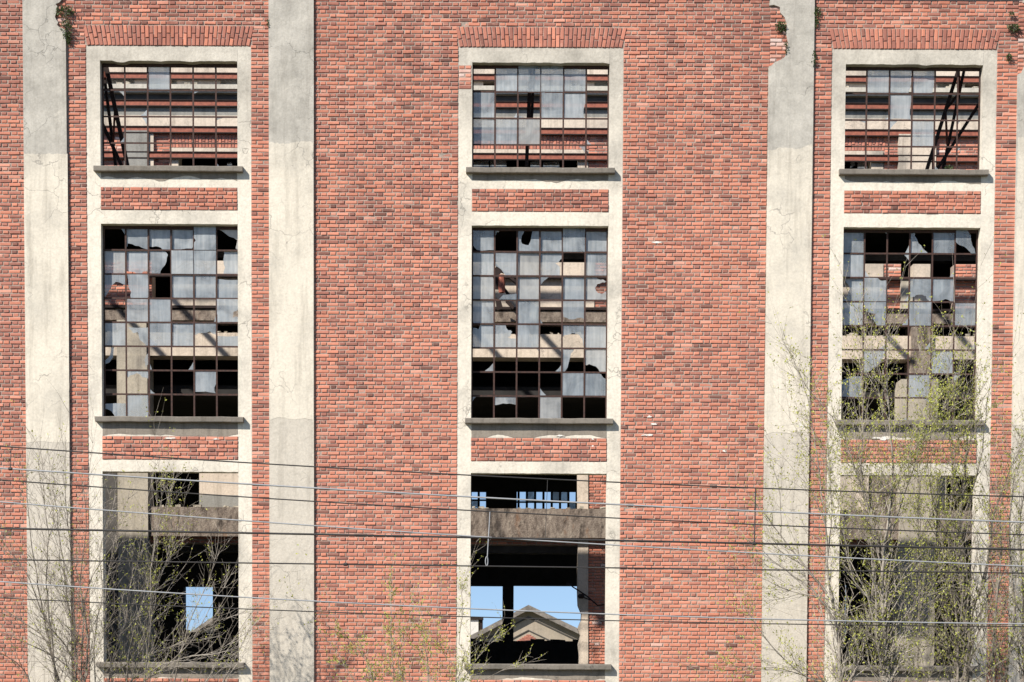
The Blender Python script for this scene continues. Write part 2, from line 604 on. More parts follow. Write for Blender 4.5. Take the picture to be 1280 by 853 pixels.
# the thin cream coat that is left on the middle of each pilaster, with ragged edges
for k, ((a, b), (yt, yb)) in enumerate(zip(PIL, ((196, 556), (181, 526), (184, 540), (170, 530)))):
    za, zb_ = fz(yt), fz(yb)
    n = 22
    xs_ = [a + .006 + (b - a - .012) * i_ / n for i_ in range(n + 1)]
    am = (.16, .05, .12, .1)[k]
    up = [(x, za + am * noise.noise(Vector((x * 2.6, k * 5.0, 1))) + random.uniform(-.012, .012)) for x in xs_]
    dn = [(x, zb_ + .07 * noise.noise(Vector((x * 3.1, k * 5.0, 9))) + random.uniform(-.01, .01)) for x in xs_]
    mb = MB()
    mb.poly(dn + list(reversed(up)), Y_PIL - .003, Y_PIL + .01)
    mb.build('render_coat', M_COAT, front)
# more pilasters outside the frame to the left
for k in range(2):
    mb = MB()
    a = PIL[0][0] - 3.6 - k * 6.0
    mb.box(a, a + 0.78, Y_PIL, 0.03, 0, ZT - 0.002)
    mb.build('pilaster', M_PILASTER, front)

# ------------------------------------------------------------------ bricks
CH, BH, JT = 0.0677, 0.0515, 0.0165
LS, LH = 0.199, 0.093


def brick_tone(x, z, worn=0.0):
    n = noise.noise(Vector((x * 0.35, 3.1, z * 0.35))) * 0.5 + noise.noise(Vector((x * 1.3, 9.2, z * 1.3))) * 0.35
    p = 0.71 + 0.6 * n - 0.040 * (z - 6) + 0.016 * x
    r = random.random()
    if random.random() < worn:
        return random.uniform(0.84, 1.0)
    if r < p:
        t = random.gauss(0.67, 0.075)
    else:
        t = random.gauss(0.35, 0.10)
    if random.random() < 0.018:
        t = random.uniform(0.82, 0.91)
    if random.random() < 0.02:
        t = random.uniform(0.0, 0.12)
    return min(0.95, max(0.02, t))


def put_brick(mb, cx, cz, L, H, tone, yf=0.0, ang=0.0, simple=False, back=0.03, ch=0.007, closed=False):
    """one brick with eased edges; centre (cx, cz), face at yf"""
    ca, sa = math.cos(ang), math.sin(ang)
    tx, tz = random.uniform(-.0018, .0018), random.uniform(-.0018, .0018)
    b = len(mb.v)
    rings = ((0.0, yf + back),) if simple else ((ch, yf), (0.0, yf + ch * 0.9), (0.0, yf + back))
    if simple:
        rings = ((0.0, yf), (0.0, yf + back))
    for ri, (ins, y) in enumerate(rings):
        j = 0.0026 if ri < len(rings) - 1 else 0.0
        for sx, sz in ((-1, -1), (1, -1), (1, 1), (-1, 1)):
            u = sx * (L / 2 - ins) + random.uniform(-j, j)
            v = sz * (H / 2 - ins) + random.uniform(-j, j)
            mb.v.append((cx + u * ca - v * sa, y + sx * tx + sz * tz, cz + u * sa + v * ca))
    mb.f.append((b, b + 1, b + 2, b + 3))
    mb.t.append(tone)
    for r in range(len(rings) - 1):
        o = b + r * 4
        for k in range(4):
            k2 = (k + 1) % 4
            mb.f.append((o + k2, o + k, o + 4 + k, o + 4 + k2))
            mb.t.append(tone)
    if closed:
        o = b + 4 * (len(rings) - 1)
        mb.f.append((o + 3, o + 2, o + 1, o))
        mb.t.append(tone)


def lay(mb, x0, x1, z0, z1, excl=(), yf=0.0, singles=None, simple=False, worn=0.0, regular=False, row0=0, simple_below=None):
    n = int((z1 - z0) / CH + 0.35)
    ch = (z1 - z0) / n if regular else CH
    for r in range(n):
        zc = z0 + (r + 0.5) * ch
        if zc + BH / 2 > z1 + 0.012:
            break
        iv = [(x0, x1)]
        for e in excl:
            if e[2] < zc < e[3]:
                nxt = []
                for a, c in iv:
                    if e[1] <= a or e[0] >= c:
                        nxt.append((a, c))
                        continue
                    if e[0] > a:
                        nxt.append((a, e[0]))
                    if e[1] < c:
                        nxt.append((e[1], c))
                iv = nxt
        for a, c in iv:
            if c - a < 0.03:
                continue
            # stretcher and header in turn, each row half a period on; narrow strips start at their edge
            pd = LS + LH + 2 * JT
            ph = (a + 0.002 if c - a < 1.0 else 0.0) + ((r + row0) % 2) * (pd / 2 if c - a > 1.0 else LH + JT)
            x = ph + math.floor((a - ph) / pd) * pd
            drift = random.uniform(-.012, .012) if c - a > 1.0 else 0.0
            spans = []
            while x < c:
                for L in (LS, LH):
                    p0, p1 = max(a + .002, x + drift), min(c - .002, x + drift + L)
                    if p1 - p0 > .012:
                        spans.append([p0, p1])
                    x += L + JT
            # slivers at the ends join their neighbour
            if len(spans) > 1 and spans[0][1] - spans[0][0] < .045:
                spans[1][0] = spans[0][0]
                spans.pop(0)
            if len(spans) > 1 and spans[-1][1] - spans[-1][0] < .045:
                spans[-2][1] = spans[-1][1]
                spans.pop()
            if spans:
                spans[0][0], spans[-1][1] = a + .002, c - .002
            for p0, p1 in spans:
                g0, g1 = random.uniform(-.0022, .0022), random.uniform(-.0022, .0022)
                L = p1 - p0 + g1 - g0
                if random.random() < .02:
                    L -= .012                      # a knocked corner or a short brick
                cx, cz = (p0 + g0) + L / 2, zc + random.gauss(0, 0.0011)
                tone = brick_tone(cx, cz, worn)
                y = yf + random.gauss(0, 0.0024)
                H = BH * random.uniform(0.95, 1.05)
                if random.random() < 0.03:
                    y += 0.006
                    tone = min(0.9, tone + 0.2)
                if singles is not None and .19 < L < .215 and not simple:
                    singles.append((cx, cz, L, H, tone, y))
                else:
                    put_brick(mb, cx, cz, L, H, tone, y, simple=simple or (simple_below is not None and cx < simple_below), ang=random.gauss(0, 0.005))


# where no wall bricks lie
excl = []
for b in bay_x:
    excl.append((b - HALF_FRAME - 0.004, b + HALF_FRAME + 0.004, -1, Z['top'] + 0.004))
ARCH_T = fz(33.5)
ARCH_W = HALF_FRAME + 0.02
for b in bay_x:
    excl.append((b - ARCH_W, b + ARCH_W, Z['top'], ARCH_T))
z40, z84, z8, z94 = fz(38, 80), fz(83, 970), fz(8, 970), fz(93, 1275)
excl += [(PIL[0][0], PIL[0][1], -1, z40), (PIL[0][0], fx(68, 20), z40, 99),
         (PIL[1][0], PIL[1][1], -1, 99),
         (PIL[2][0], PIL[2][1], -1, z84), (fx(987, 40), fx(1019, 40), z84, z8), (fx(962, 0), fx(1019, 0), z8, 99),
         (PIL[3][0], PIL[3][1], -1, z94), (fx(1287, 40), PIL[3][1] + 0.05, z94, 99)]
# exposed brick under the broken plaster lies in its own, paler patches
NOTCH = [(fx(70, 20), fx(82.5, 20), z40, ZT), (fx(963, 40), fx(986, 40), z84, z8), (fx(1273, 40), fx(1286, 40), z94, ZT)]
excl += NOTCH
bricks = MB()
singles = []
lay(bricks, XL, XR, 0.0, ZT, excl, singles=singles, simple_below=-9.6)
for q in NOTCH:
    lay(bricks, q[0], q[1], q[2], q[3], worn=0.55, yf=-0.004)
lay(bricks, nx0 + 0.01, nx1 - 0.005, nz0, nz1, worn=0.5, yf=0.004)
for b in bay_x:
    for a, c in PANEL:
        lay(bricks, b - HALF_OPEN + 0.004, b + HALF_OPEN - 0.004, a + 0.004, c - 0.002, singles=singles, regular=True, yf=-0.003)


# the flat arches: two interlocking courses of bricks on end, fanning outwards
def arch(mb, x0, x1, z0, z1, yf, pitch=0.0705, fan=0.24):
    n = int((x1 - x0) / pitch)
    pitch = (x1 - x0) / n
    Hh = z1 - z0
    for k in range(n):
        u = (k + 0.5) / n * 2 - 1
        ang = -fan * math.copysign(abs(u) ** 1.6, u)
        xc = x0 + (k + 0.5) * pitch
        lo = 0.60 if k % 2 else 0.38
        for f0, f1 in ((0.0, lo), (lo, 1.0)):
            L = (f1 - f0) * Hh - 0.011
            zc = z0 + (f0 + f1) / 2 * Hh
            cx = xc - math.tan(ang) * (zc - z0)
            t = random.gauss(0.53, 0.12) if random.random() < 0.72 else random.gauss(0.35, 0.08)
            put_brick(mb, cx, zc, pitch - 0.012, L, max(.05, min(.93, t)), yf + random.gauss(0, .0025), ang=ang)


for b in bay_x:
    mb = MB()
    arch(mb, b - HALF_FRAME + 0.02, b + HALF_FRAME - 0.02, Z['top'] + 0.005, ARCH_T - 0.004, -0.005)
    mb.build('brick_arch', M_BRICK, front, kind='stuff')

# the bricks that show largest are objects of their own, the rest is one part
keep = [s for s in singles if -9.0 < s[0] < 9.0 and s[1] > 1.25]
keep.sort(key=lambda s: -s[2] * s[3])
keepset = set(id(s) for s in keep[:296])
variants = []
for k in range(16):
    t = 0.22 + 0.58 * (k + 0.5) / 16
    q = MB()
    put_brick(q, 0, 0, LS, BH, t, 0.0, closed=True)
    variants.append((t, q.mesh('brick', M_BRICK)))
for s in singles:
    if id(s) in keepset:
        t, me = min(variants, key=lambda v: abs(v[0] - s[4]))
        o = link('brick', me, front)
        o.location = (s[0], s[5], s[1])
        o.scale = (s[2] / LS, 1, s[3] / BH)
    else:
        put_brick(bricks, s[0], s[1], s[2], s[3], s[4], s[5], simple=s[0] < -9.6, ang=random.gauss(0, 0.006))
bricks.build('brickwork', M_BRICK, front, kind='stuff')

# white plaster left on the bricks
for px, py, w_, h_ in ((822, 303, 18, 2.5), (700, 545, 10, 3), (212, 548, 16, 3), (585, 702, 0, 0), (812, 521, 6, 3), (818, 530, 9, 3), (809, 544, 14, 3),
                       (741, 558, 4, 3), (741, 549, 3, 3), (1000, 532, 12, 8), (1105, 548, 26, 5), (270, 549, 9, 2), (905, 564, 7, 3), (1036, 557, 10, 5)):
    if not w_:
        continue
    on_pil = px == 1000
    c = P(px, py, 0)
    mb = MB()
    n = 17
    pts = []
    for k in range(n):
        a = 2 * math.pi * k / n
        r_ = random.uniform(0.35, 1.2)
        pts.append((c.x + math.cos(a) * r_ * w_ * .5 * .014, c.z + math.sin(a) * r_ * h_ * .5 * .014))
    mb.poly(pts, -0.0425 if on_pil else -0.0065, 0.0)
    mb.build('plaster_patch', M_PATCH, front)

# ------------------------------------------------------------------ windows of the front
FULL = [(0, 0), (1, 0), (1, 1), (0, 1)]


def sh(*pts):
    return list(pts)


W1 = [{(0, 2): FULL},
      {(0, 1): FULL, (0, 2): FULL, (0, 3): FULL, (0, 4): FULL, (1, 0): FULL, (1, 3): FULL, (1, 4): sh((0, 0), (1, 0), (1, .35), (.9, .7), (.94, 1), (0, 1)),
       (2, 0): FULL, (2, 1): FULL, (2, 2): FULL},
      {(0, 1): FULL, (0, 2): sh((0, 0), (1, 0), (.97, .6), (.85, .98), (0, 1)), (0, 3): sh((0, 0), (1, 0), (.97, .7), (.9, 1), (0, .97)), (1, 2): sh((0, 0), (1, 0), (.95, .5), (.96, .97), (.3, .93), (0, 1)),
       (2, 3): FULL}]
W2 = [{(0, 1): sh((0, 0), (1, 0), (1, .98), (.7, .9), (.4, .82), (.08, .72), (0, .9)), (0, 2): sh((0, 0), (1, 0), (1, 1), (.7, 1), (.55, .9), (.3, .83), (0, .84)),
       (0, 3): sh((0, 0), (1, 0), (1, .85), (.93, .92), (.4, .96), (0, 1)), (0, 4): sh((0, 0), (1, 0), (1, 1), (0, 1), (0, .75), (.08, .62), (0, .5)),
       (0, 5): sh((0, 0), (1, 0), (1, .95), (.85, .9), (.92, .55), (.55, .4), (.2, .15), (0, .12)),
       (1, 0): FULL, (1, 1): sh((0, 0), (1, 0), (1, .85), (.8, .86), (.65, 1), (.5, 1), (.3, .9), (0, .88)), (1, 2): sh((0, 0), (.72, 0), (.86, .18), (.8, .45), (.6, .75), (.5, 1), (0, 1)),
       (1, 3): FULL, (1, 4): FULL, (1, 5): sh((.33, 0), (1, 0), (1, 1), (.3, 1), (.36, .7), (.28, .35)),
       (2, 0): sh((0, 0), (1, 0), (1, .45), (.75, .35), (.55, .32), (.35, .5), (.22, .75), (.12, .9), (0, .95)), (2, 1): sh((.05, 0), (1, 0), (1, 1), (.2, 1), (.22, .75), (.1, .5)),
       (2, 3): FULL, (2, 4): FULL, (2, 5): sh((0, .16), (1, .2), (1, 1), (0, 1)),
       (3, 1): FULL, (3, 2): FULL, (3, 5): sh((0, 0), (1, 0), (1, .4), (.75, .55), (.72, .8), (1, .75), (1, 1), (0, 1)),
       (4, 0): FULL, (4, 1): sh((.05, .2), (1, .2), (1, 1), (.85, .92), (.6, .75), (.52, .4), (.3, .45)), (4, 2): FULL, (4, 3): FULL,
       (4, 4): sh((0, 0), (1, 0), (1, .5), (.7, .36), (.4, .42), (0, .52)), (4, 5): sh((0, .55), (1, .55), (1, 1), (0, 1)),
       (5, 0): sh((.3, 0), (.45, 0), (.4, .45), (.2, .7), (0, .75), (0, .62), (.25, .4)), (5, 1): sh((1, .25), (1, .75), (.85, .9), (.8, .55)),
       (6, 1): sh((0, 0), (1, 0), (1, .35), (.7, .28), (.45, .1), (.15, .2), (0, .3)), (6, 4): sh((0, 0), (1, 0), (1, .4), (.9, .7), (.95, .95), (.5, .88), (0, .9)),
       (7, 0): sh((0, .4), (1, .38), (1, 1), (.5, 1), (.3, .7), (0, .62)), (7, 1): FULL},
      {(0, 0): sh((0, 0), (1, 0), (1, .95), (.5, .97), (.2, .93), (.05, .75)), (0, 1): sh((0, 0), (.28, 0), (.2, .12), (.08, .18), (0, .35)),
       (0, 2): sh((0, 0), (.2, .0), (.3, .15), (.16, .5), (.22, .66), (.5, .72), (.62, .4), (.66, 0), (1, 0), (1, 1), (0, 1)), (0, 3): FULL, (0, 4): FULL, (0, 5): FULL,
       (1, 0): FULL, (1, 1): sh((0, 0), (1, 0), (1, 1), (.5, 1), (.3, .75), (.1, .62), (0, .65)), (1, 2): FULL, (1, 3): sh((0, 0), (1, 0), (1, .25), (.85, .4), (.7, .45), (.9, .6), (.9, 1), (0, 1)),
       (1, 5): FULL, (2, 0): sh((0, 0), (.92, 0), (1, .2), (1, 1), (0, 1)), (2, 1): sh((.4, .8), (1, .75), (1, 1), (.2, 1)), (2, 2): FULL, (2, 4): FULL,
       (2, 5): sh((0, 0), (.5, 0), (.6, .08), (.8, .1), (.95, .2), (.8, .22), (.55, .3), (.45, .48), (.6, .68), (.78, .72), (1, .6), (1, 1), (0, 1)),
       (3, 0): FULL, (3, 2): FULL, (3, 4): sh((0, 0), (1, 0), (1, .78), (.7, .74), (.3, .8), (.05, .7)),
       (4, 0): sh((0, .12), (.2, .15), (.3, .2), (.4, 0), (1, 0), (1, 1), (0, 1)), (4, 1): sh((0, 0), (.5, 0), (.62, .25), (.8, .3), (.72, .5), (.6, .55), (1, .6), (1, 1), (0, 1)),
       (4, 2): FULL, (4, 4): sh((0, 0), (1, 0), (1, 1), (.92, .6), (.75, .42), (.45, .36), (.1, .45), (0, .5)), (4, 5): FULL,
       (5, 4): sh((0, 0), (.55, 0), (.4, .2), (.3, .6), (.15, .95), (0, 1)), (5, 5): sh((0, 0), (1, 0), (1, 1), (.7, 1), (.5, .75), (.2, .65), (0, .7)),
       (6, 4): FULL, (6, 5): sh((0, 0), (.6, 0), (.85, .2), (1, .25), (1, 1), (0, 1)),
       (7, 1): sh((0, 0), (1, 0), (1, .36), (.7, .3), (.4, .3), (0, .38)), (7, 3): sh((0, 0), (1, 0), (1, .98), (.6, .93), (.3, .95), (0, 1))},
      {(0, 0): FULL, (0, 3): sh((0, 0), (.2, 0), (.22, .25), (.38, .55), (.6, .8), (.85, 1), (0, 1)), (0, 4): FULL,
       (0, 5): sh((0, 0), (.5, 0), (.68, .25), (.75, .65), (.9, 1), (.7, 1), (.5, .8), (.3, .68), (.1, .6), (0, .5)),
       (1, 0): FULL, (2, 0): sh((.1, 0), (1, 0), (1, 1), (0, 1), (.3, .75), (.4, .45), (.2, .15)), (2, 1): sh((0, 0), (.6, 0), (.8, .12), (1, .1), (1, 1), (0, 1)),
       (2, 3): sh((0, 0), (1, 0), (1, 1), (.9, .95), (.75, .75), (.6, .7), (.3, .72), (.12, .8), (0, 1)), (2, 4): sh((0, 0), (1, 0), (1, 1), (.85, .97), (.6, .88), (.4, .95), (0, 1)),
       (3, 0): FULL, (3, 1): sh((0, 0), (1, 0), (1, 1), (.6, 1), (.4, .7), (.55, .5), (.1, .4), (0, .2)), (3, 3): FULL, (3, 5): FULL,
       (5, 1): sh((0, 0), (1, 0), (1, .2), (.7, .6), (.3, .9), (0, 1)), (5, 4): FULL, (6, 0): sh((0, .3), (.4, .1), (1, .1), (1, 1), (0, 1)), (6, 3): sh((.05, 0), (1, 0), (1, 1), (.05, 1))}]


def window(bx, za, zc, cols, rows, panes, sag=()):
    w_ = link('window', None, front)
    w_.location = (bx, Y_GLASS, za)
    W, H = HALF_OPEN * 2, zc - za
    x0 = -HALF_OPEN
    fr = MB()                                   # perimeter angle iron
    t, d = 0.022, 0.045
    fr.box(x0 + .002, x0 + t, 0, d, 0.004, H - .003)
    fr.box(-x0 - t, -x0 - .002, 0, d, 0.004, H - .003)
    fr.box(x0 + t, -x0 - t, 0.001, d, H - t - .03, H - .003)
    fr.box(x0 + t, -x0 - t, 0.001, d, 0.004, t)
    fr.build('frame', M_BAR, w_)
    pw, ph = W / cols, H / rows
    for c in range(1, cols):
        mb = MB()
        xx = x0 + c * pw
        mb.box(xx - .0145, xx + .0145, .003, .008, .02, H - .03)
        mb.box(xx - .004, xx + .004, .008, .036, .02, H - .03)
        mb.build('glazing_bar', M_BAR, w_)
    for r in range(1, rows):
        mb = MB()
        zz = H - r * ph
        for c in range(cols):
            xa, xb = x0 + c * pw + .015, x0 + (c + 1) * pw - .015
            mb.box(xa, xb, .004, .009, zz - .0145, zz + .0145)
            mb.box(xa, xb, .009, .036, zz - .004, zz + .004)
        mb.build('glazing_bar', M_BAR, w_)
    for (r, c), shp in panes.items():
        mb = MB()
        xa, zb_ = x0 + c * pw + .006, H - r * ph - .006
        uw, uh = pw - .012, ph - .012
        pts = []
        n = len(shp)
        for k in range(n):
            a, b = shp[k], shp[(k + 1) % n]
            pts.append(a)
            edge = (a[0] in (0, 1) and a[0] == b[0]) or (a[1] in (0, 1) and a[1] == b[1])
            if not edge:
                m_ = ((a[0] + b[0]) / 2 + random.uniform(-.035, .035), (a[1] + b[1]) / 2 + random.uniform(-.035, .035))
                pts.append((min(1, max(0, m_[0])), min(1, max(0, m_[1]))))
        mb.poly([(xa + u * uw, zb_ - v * uh) for u, v in reversed(pts)], .010, .014)
        o = mb.build('pane', M_PANE, w_)
        o.rotation_euler = (random.uniform(-.012, .006), 0, random.uniform(-.006, .006))
    for r in range(rows):
        for c in range(cols):
            if (r, c) in panes or random.random() > .42:
                continue
            xa, zb_ = x0 + c * pw + .006, H - r * ph - .006
            uw, uh = pw - .012, ph - .012
            a, b2 = random.uniform(.1, .45), random.uniform(.08, .4)
            tri = [(0, 0), (a, 0), (a * .4 + .02, b2 * .45), (0, b2)]
            fl, fv = random.random() < .5, random.random() < .6
            tri = [((1 - u) if fl else u, (1 - v) if fv else v) for u, v in tri]
            if fl == fv:
                tri.reverse()
            q = MB()
            q.poly([(xa + u * uw, zb_ - v * uh) for u, v in tri], .010, .014)
            q.build('glass_shard', M_PANE, w_)
    return w_


def sill(bx, z, parent, off=(0, 0, 0)):
    mb = MB()
    n = 14
    x0, x1 = -HALF_SILL, HALF_SILL
    h = 0.092
    # a slightly worn slab, built as a strip so its edges are not ruler straight
    prof = []
    for k in range(n + 1):
        j = random.uniform(-.004, .004)
        prof.append((x0 + (x1 - x0) * k / n, -0.105 + random.uniform(-.004, .004), j))
    for k in range(n + 1):
        x, y, j = prof[k]
        mb.v += [(x, y + .006, -h + j * .7), (x, y, -h + .012), (x, y, j - .012), (x, y + .01, j), (x, 0.0, .006), (x, 0.0, -h)]
    for k in range(n):
        for q in range(6):
            q2 = (q + 1) % 6
            mb.f.append((k * 6 + q2, k * 6 + q, (k + 1) * 6 + q, (k + 1) * 6 + q2))
            mb.t.append(0.0)
    mb.f += [tuple(range(6)), tuple(range(n * 6 + 5, n * 6 - 1, -1))]
    mb.t += [0, 0]
    # inner part of the slab, lying in the opening
    mb.box(-HALF_OPEN + .003, HALF_OPEN - .003, 0.0, 0.22, -h + 0.02, 0.0055)
    o = mb.build('sill', M_SILL, parent)
    o.location = Vector((bx, Y_FRAME, z)) - Vector(off)
    return o


for i, b in enumerate(bay_x):
    wd = window(b, *OPEN[0], 6, 4, W1[i])
    sill(b, OPEN[0][0], wd, wd.location)
    wd = window(b, *OPEN[1], 6, 8, W2[i])
    sill(b, OPEN[1][0], wd, wd.location)
    sill(b, OPEN[2][0], front)

# ragged lower edge of the lintel render over each opening
for i, b in enumerate(bay_x):
    for k, (_, zt_) in enumerate(OPEN):
        n = 34
        bot = []
        for q in range(n + 1):
            xx = b - HALF_OPEN + 2 * HALF_OPEN * q / n
            d_ = .004 + .007 * random.random()
            if k == 0:
                d_ += .022 * max(0, noise.noise(Vector((xx * 3.3, i * 3, 4))) ) * (2 if i == 0 and q < 12 else 1)
            bot.append((xx, zt_ + .012 - d_ * 1.4))
        mb = MB()
        top_z = zt_ + .2
        top = [(b + HALF_OPEN - 2 * HALF_OPEN * q / n, top_z + .015 * noise.noise(Vector((q * .4, i, k)))) for q in range(n + 1)]
        mb.poly(bot + top, Y_FRAME - .0025, Y_BACK - .05)
        mb.build('lintel_render', M_SURROUND, front)

# weathered render under the sills
for i, b in enumerate(bay_x):
    for (sz_, _), (_, pt), full in zip(OPEN, PANEL, (0, 1, 1)):
        z1 = sz_ - .075
        x = b - HALF_OPEN + .01
        top, bot = [], []
        n = 26
        for k in range(n + 1):
            xx = b - HALF_OPEN + .008 + (2 * HALF_OPEN - .016) * k / n
            dep = (z1 - pt - .006) * ((1.0 if full else .45) * (1.0 + .5 * noise.noise(Vector((xx * 2.2, i * 7 + sz_, 0)))) )
            dep = max(.03, min(z1 - pt - .004, dep + random.uniform(-.012, .012)))
            bot.append((xx, z1 - dep))
        mb = MB()
        mb.poly(bot + [(b + HALF_OPEN - .008, z1), (b - HALF_OPEN + .008, z1)], Y_FRAME - .004, Y_FRAME + .02)
        mb.build('peeling_render', M_PEEL, front)

# ------------------------------------------------------------------ inner hall behind the front
YH = 8.0
hall = thing('inner_hall', 'gutted inner hall with cream plaster bands and rust red rails, seen through the broken windows', 'building')
HX0, HX1 = -19.5, 15.5


def hz(y, x=676, Y=YH):
    return P(x, y, Y).z


def hx(x, y=400, Y=YH):
    return P(x, y, Y).x


def band(name, mat, y0, y1, yf, x0=None, x1=None, yb=8.4, jit=0.0, parent=None):
    """a block of the inner wall between photo rows y0 and y1 (at the centre window)"""
    mb = MB()
    ym = (y0 + y1) / 2
    xa = HX0 if x0 is None else hx(x0, ym, yf)
    xb = HX1 if x1 is None else hx(x1, ym, yf)
    mb.box(xa, xb, yf, yb, hz(y1, 676, yf), hz(y0, 676, yf))
    return mb.build(name, mat, parent or hall)


# upper wall, clerestory strip, cornice
band('parapet_wall', M_CREAM, -30, 99.5, 8.0)
for a, c in ((-700, 128), (168, 214), (221, 275), (297, 604), (618, 743), (760, 1172), (1197, 1206), (1227, 1900)):
    band('wall_pier', M_CREAM, 99.5, 107.5, 8.003, a, c)
cg = MB()
for a, c in ((128, 168), (214, 221), (275, 297), (743, 760), (1172, 1197)):
    cg.box(hx(a, 104, 8.1), hx(c, 104, 8.1), 8.10, 8.12, hz(108, 676, 8.1), hz(99, 676, 8.1))
cg.build('clerestory_glass', M_PANE, hall)
band('cornice', M_LEDGE, 107.5, 113, 7.80)
band('cornice', M_LEDGE, 113, 118, 7.88)
band('cornice_shade', M_DARKBEAM, 118, 128, 8.0)  # shade under the cornice, put into the colour as a dark band
band('stained_band', M_GREY, 128, 146.5, 8.0)
band('plaster_band', M_CREAM, 146.5, 165.5, 7.98)
band('brick_backing', M_MORTAR, 165.5, 193, 8.03)
# rust red channels fixed along the wall
for yy in (97.2, 131.0, 164.2, 196.0):
    mb = MB()
    zc = hz(yy, 676, 7.93)
    mb.box(HX0, HX1, 7.945, 7.955, zc - .055, zc + .055)
    wr = mb.build('wall_rail', M_RAIL, hall)
    mb = MB()
    mb.box(HX0, HX1, 7.92, 7.96, zc + .0555, zc + .075)
    mb.box(HX0, HX1, 7.92, 7.96, zc - .078, zc - .0555)
    mb.build('shade_flange', M_TRUSS, wr)  # flanges coloured dark to draw the shadow lines along the rail

hb = MB()


def hall_bricks(x0, x1, y0, y1, yf=8.02):
    ym = (y0 + y1) / 2
    lay(hb, hx(x0, ym, yf), hx(x1, ym, yf), hz(y1, 676, yf), hz(y0, 676, yf), yf=yf, regular=True, worn=0.06)


def hall_arch(x0, x1, y0, y1):
    arch(hb, hx(x0, 177, 8.02), hx(x1, 177, 8.02), hz(y1, 676, 8.02), hz(y0, 676, 8.02), 8.015, fan=0.16)


hall_bricks(60, 155, 166, 193)
hall_bricks(192, 212, 166, 240)
hall_arch(212, 330, 166.5, 187)
band('lintel', M_CREAM, 187, 193.5, 7.99, 212, 330)
band('jamb', M_CREAM, 193.5, 240, 8.0, 212, 223)
band('pier', M_GREY, 165.5, 240, 7.93, 155, 186)
band('pier', M_CREAM, 165.5, 240, 7.96, 186.2, 192)
band('brick_backing', M_MORTAR, 193, 240, 8.03, 60, 155)
band('brick_backing', M_MORTAR, 193, 240, 8.032, 192.5, 212)
hall_bricks(60, 155, 193, 240)
hall_arch(540, 736, 166.5, 187)
hall_bricks(736, 800, 166, 193)
band('lintel', M_CREAM, 187, 193.5, 7.99, 540, 733)
band('jamb', M_CREAM, 193.5, 240, 8.0, 722, 735)
band('brick_backing', M_MORTAR, 193, 240, 8.03, 735.5, 800)
hall_bricks(736, 800, 193, 240)
hall_arch(990, 1106, 166.5, 187)
hall_bricks(1106, 1124, 166, 193)
band('lintel', M_CREAM, 187, 193.5, 7.99, 990, 1104)
band('jamb', M_CREAM, 193.5, 240, 8.0, 1089, 1104)
band('brick_backing', M_MORTAR, 193, 240, 8.03, 1104.5, 1123)
hall_bricks(1105, 1123, 193, 240)
band('pier', M_CREAM, 165.5, 240, 7.93, 1123, 1170)
band('brick_backing', M_MORTAR, 193, 240, 8.031, 1170.5, 1300)
hall_bricks(1171, 1300, 166, 193)
hall_bricks(1171, 1300, 193, 240)
# fragments of glass in the openings under the lintels
sm = MB()
for a, c, y0, y1 in ((592, 612, 201, 240), (613, 634, 200, 240), (663, 676, 201, 240), (679, 700, 201.5, 240), (1063, 1069, 199, 208), (1072, 1084, 199, 211), (284, 291, 204, 240)):
    xa, xb, za, zb = hx(a, 205, 8.15), hx(c, 205, 8.15), hz(y1, 676, 8.15), hz(y0, 676, 8.15)
    sm.poly([(xa, za), (xb, za + .05), (xb - .02, zb), (xa, zb - .03)], 8.15, 8.155)
sm.build('glass_fragments', M_PANE, hall, kind='stuff')
band('wall_band', M_GREY, 240, 281, 8.0)

# middle level
def strip(name, mat, y0, y1, yf, x0, x1):
    return band(name, mat, y0, y1, yf, x0, x1)


strip('plaster_wall', M_CREAM, 328, 388, 8.0, 214, 420)
strip('brick_backing', M_MORTAR, 328, 388, 8.03, -700, 190)
hall_bricks(60, 190, 330, 388)
strip('plaster_wall', M_CREAM, 328, 388, 8.002, 480, 743)
strip('brick_backing', M_MORTAR, 328, 388, 8.03, 743.5, 900)
hall_bricks(743.5, 790, 328, 388)
strip('plaster_wall', M_CREAM, 328, 388, 8.001, 930, 1104)
strip('brick_backing', M_MORTAR, 328, 388, 8.031, 1104.5, 1126)
hall_bricks(1105, 1126, 328, 388)
strip('pier', M_COLUMN, 346, 388, 7.9, 1126.5, 1141)
strip('plaster_block', M_CREAM, 328, 347, 7.95, 1141.5, 1163)
strip('plaster_block', M_CREAM, 364, 388, 7.95, 1141.5, 1163)
strip('brick_backing', M_MORTAR, 328, 388, 8.032, 1193, 1900)
hall_bricks(1193, 1300, 328, 388)
for y0 in (346.5, 387.2):  # lower one: the shadow line above the beam, drawn as a dark rail
    mb = MB()
    zc = hz(y0, 676, 7.9)
    mb.box(HX0, HX1, 7.88 if y0 < 380 else 7.76, 7.99, zc - .028, zc + .028)
    mb.build('wall_rail', M_TRUSS, hall)
mb = MB()
mb.box(HX0, HX1, 9.4, 9.7, hz(324, 676, 9.4), hz(316, 676, 9.4))
mb.build('inner_joist', M_DARKBEAM, hall)
band('concrete_beam', M_BEAM, 388.6, 402.5, 7.8)
band('plaster_beam', M_CREAM, 418, 447, 7.86)
strip('pier', M_COLUMN, 402.5, 447, 7.80, 146, 183)
strip('pier', M_BEAM, 402.5, 470, 7.79, 1139, 1166)
# columns running down through the two lower levels
strip('column', M_COLUMN, 447, 845, 7.76, 147, 185)
strip('column', M_COLUMN, 472, 845, 7.76, 1124, 1170)
mb = MB()
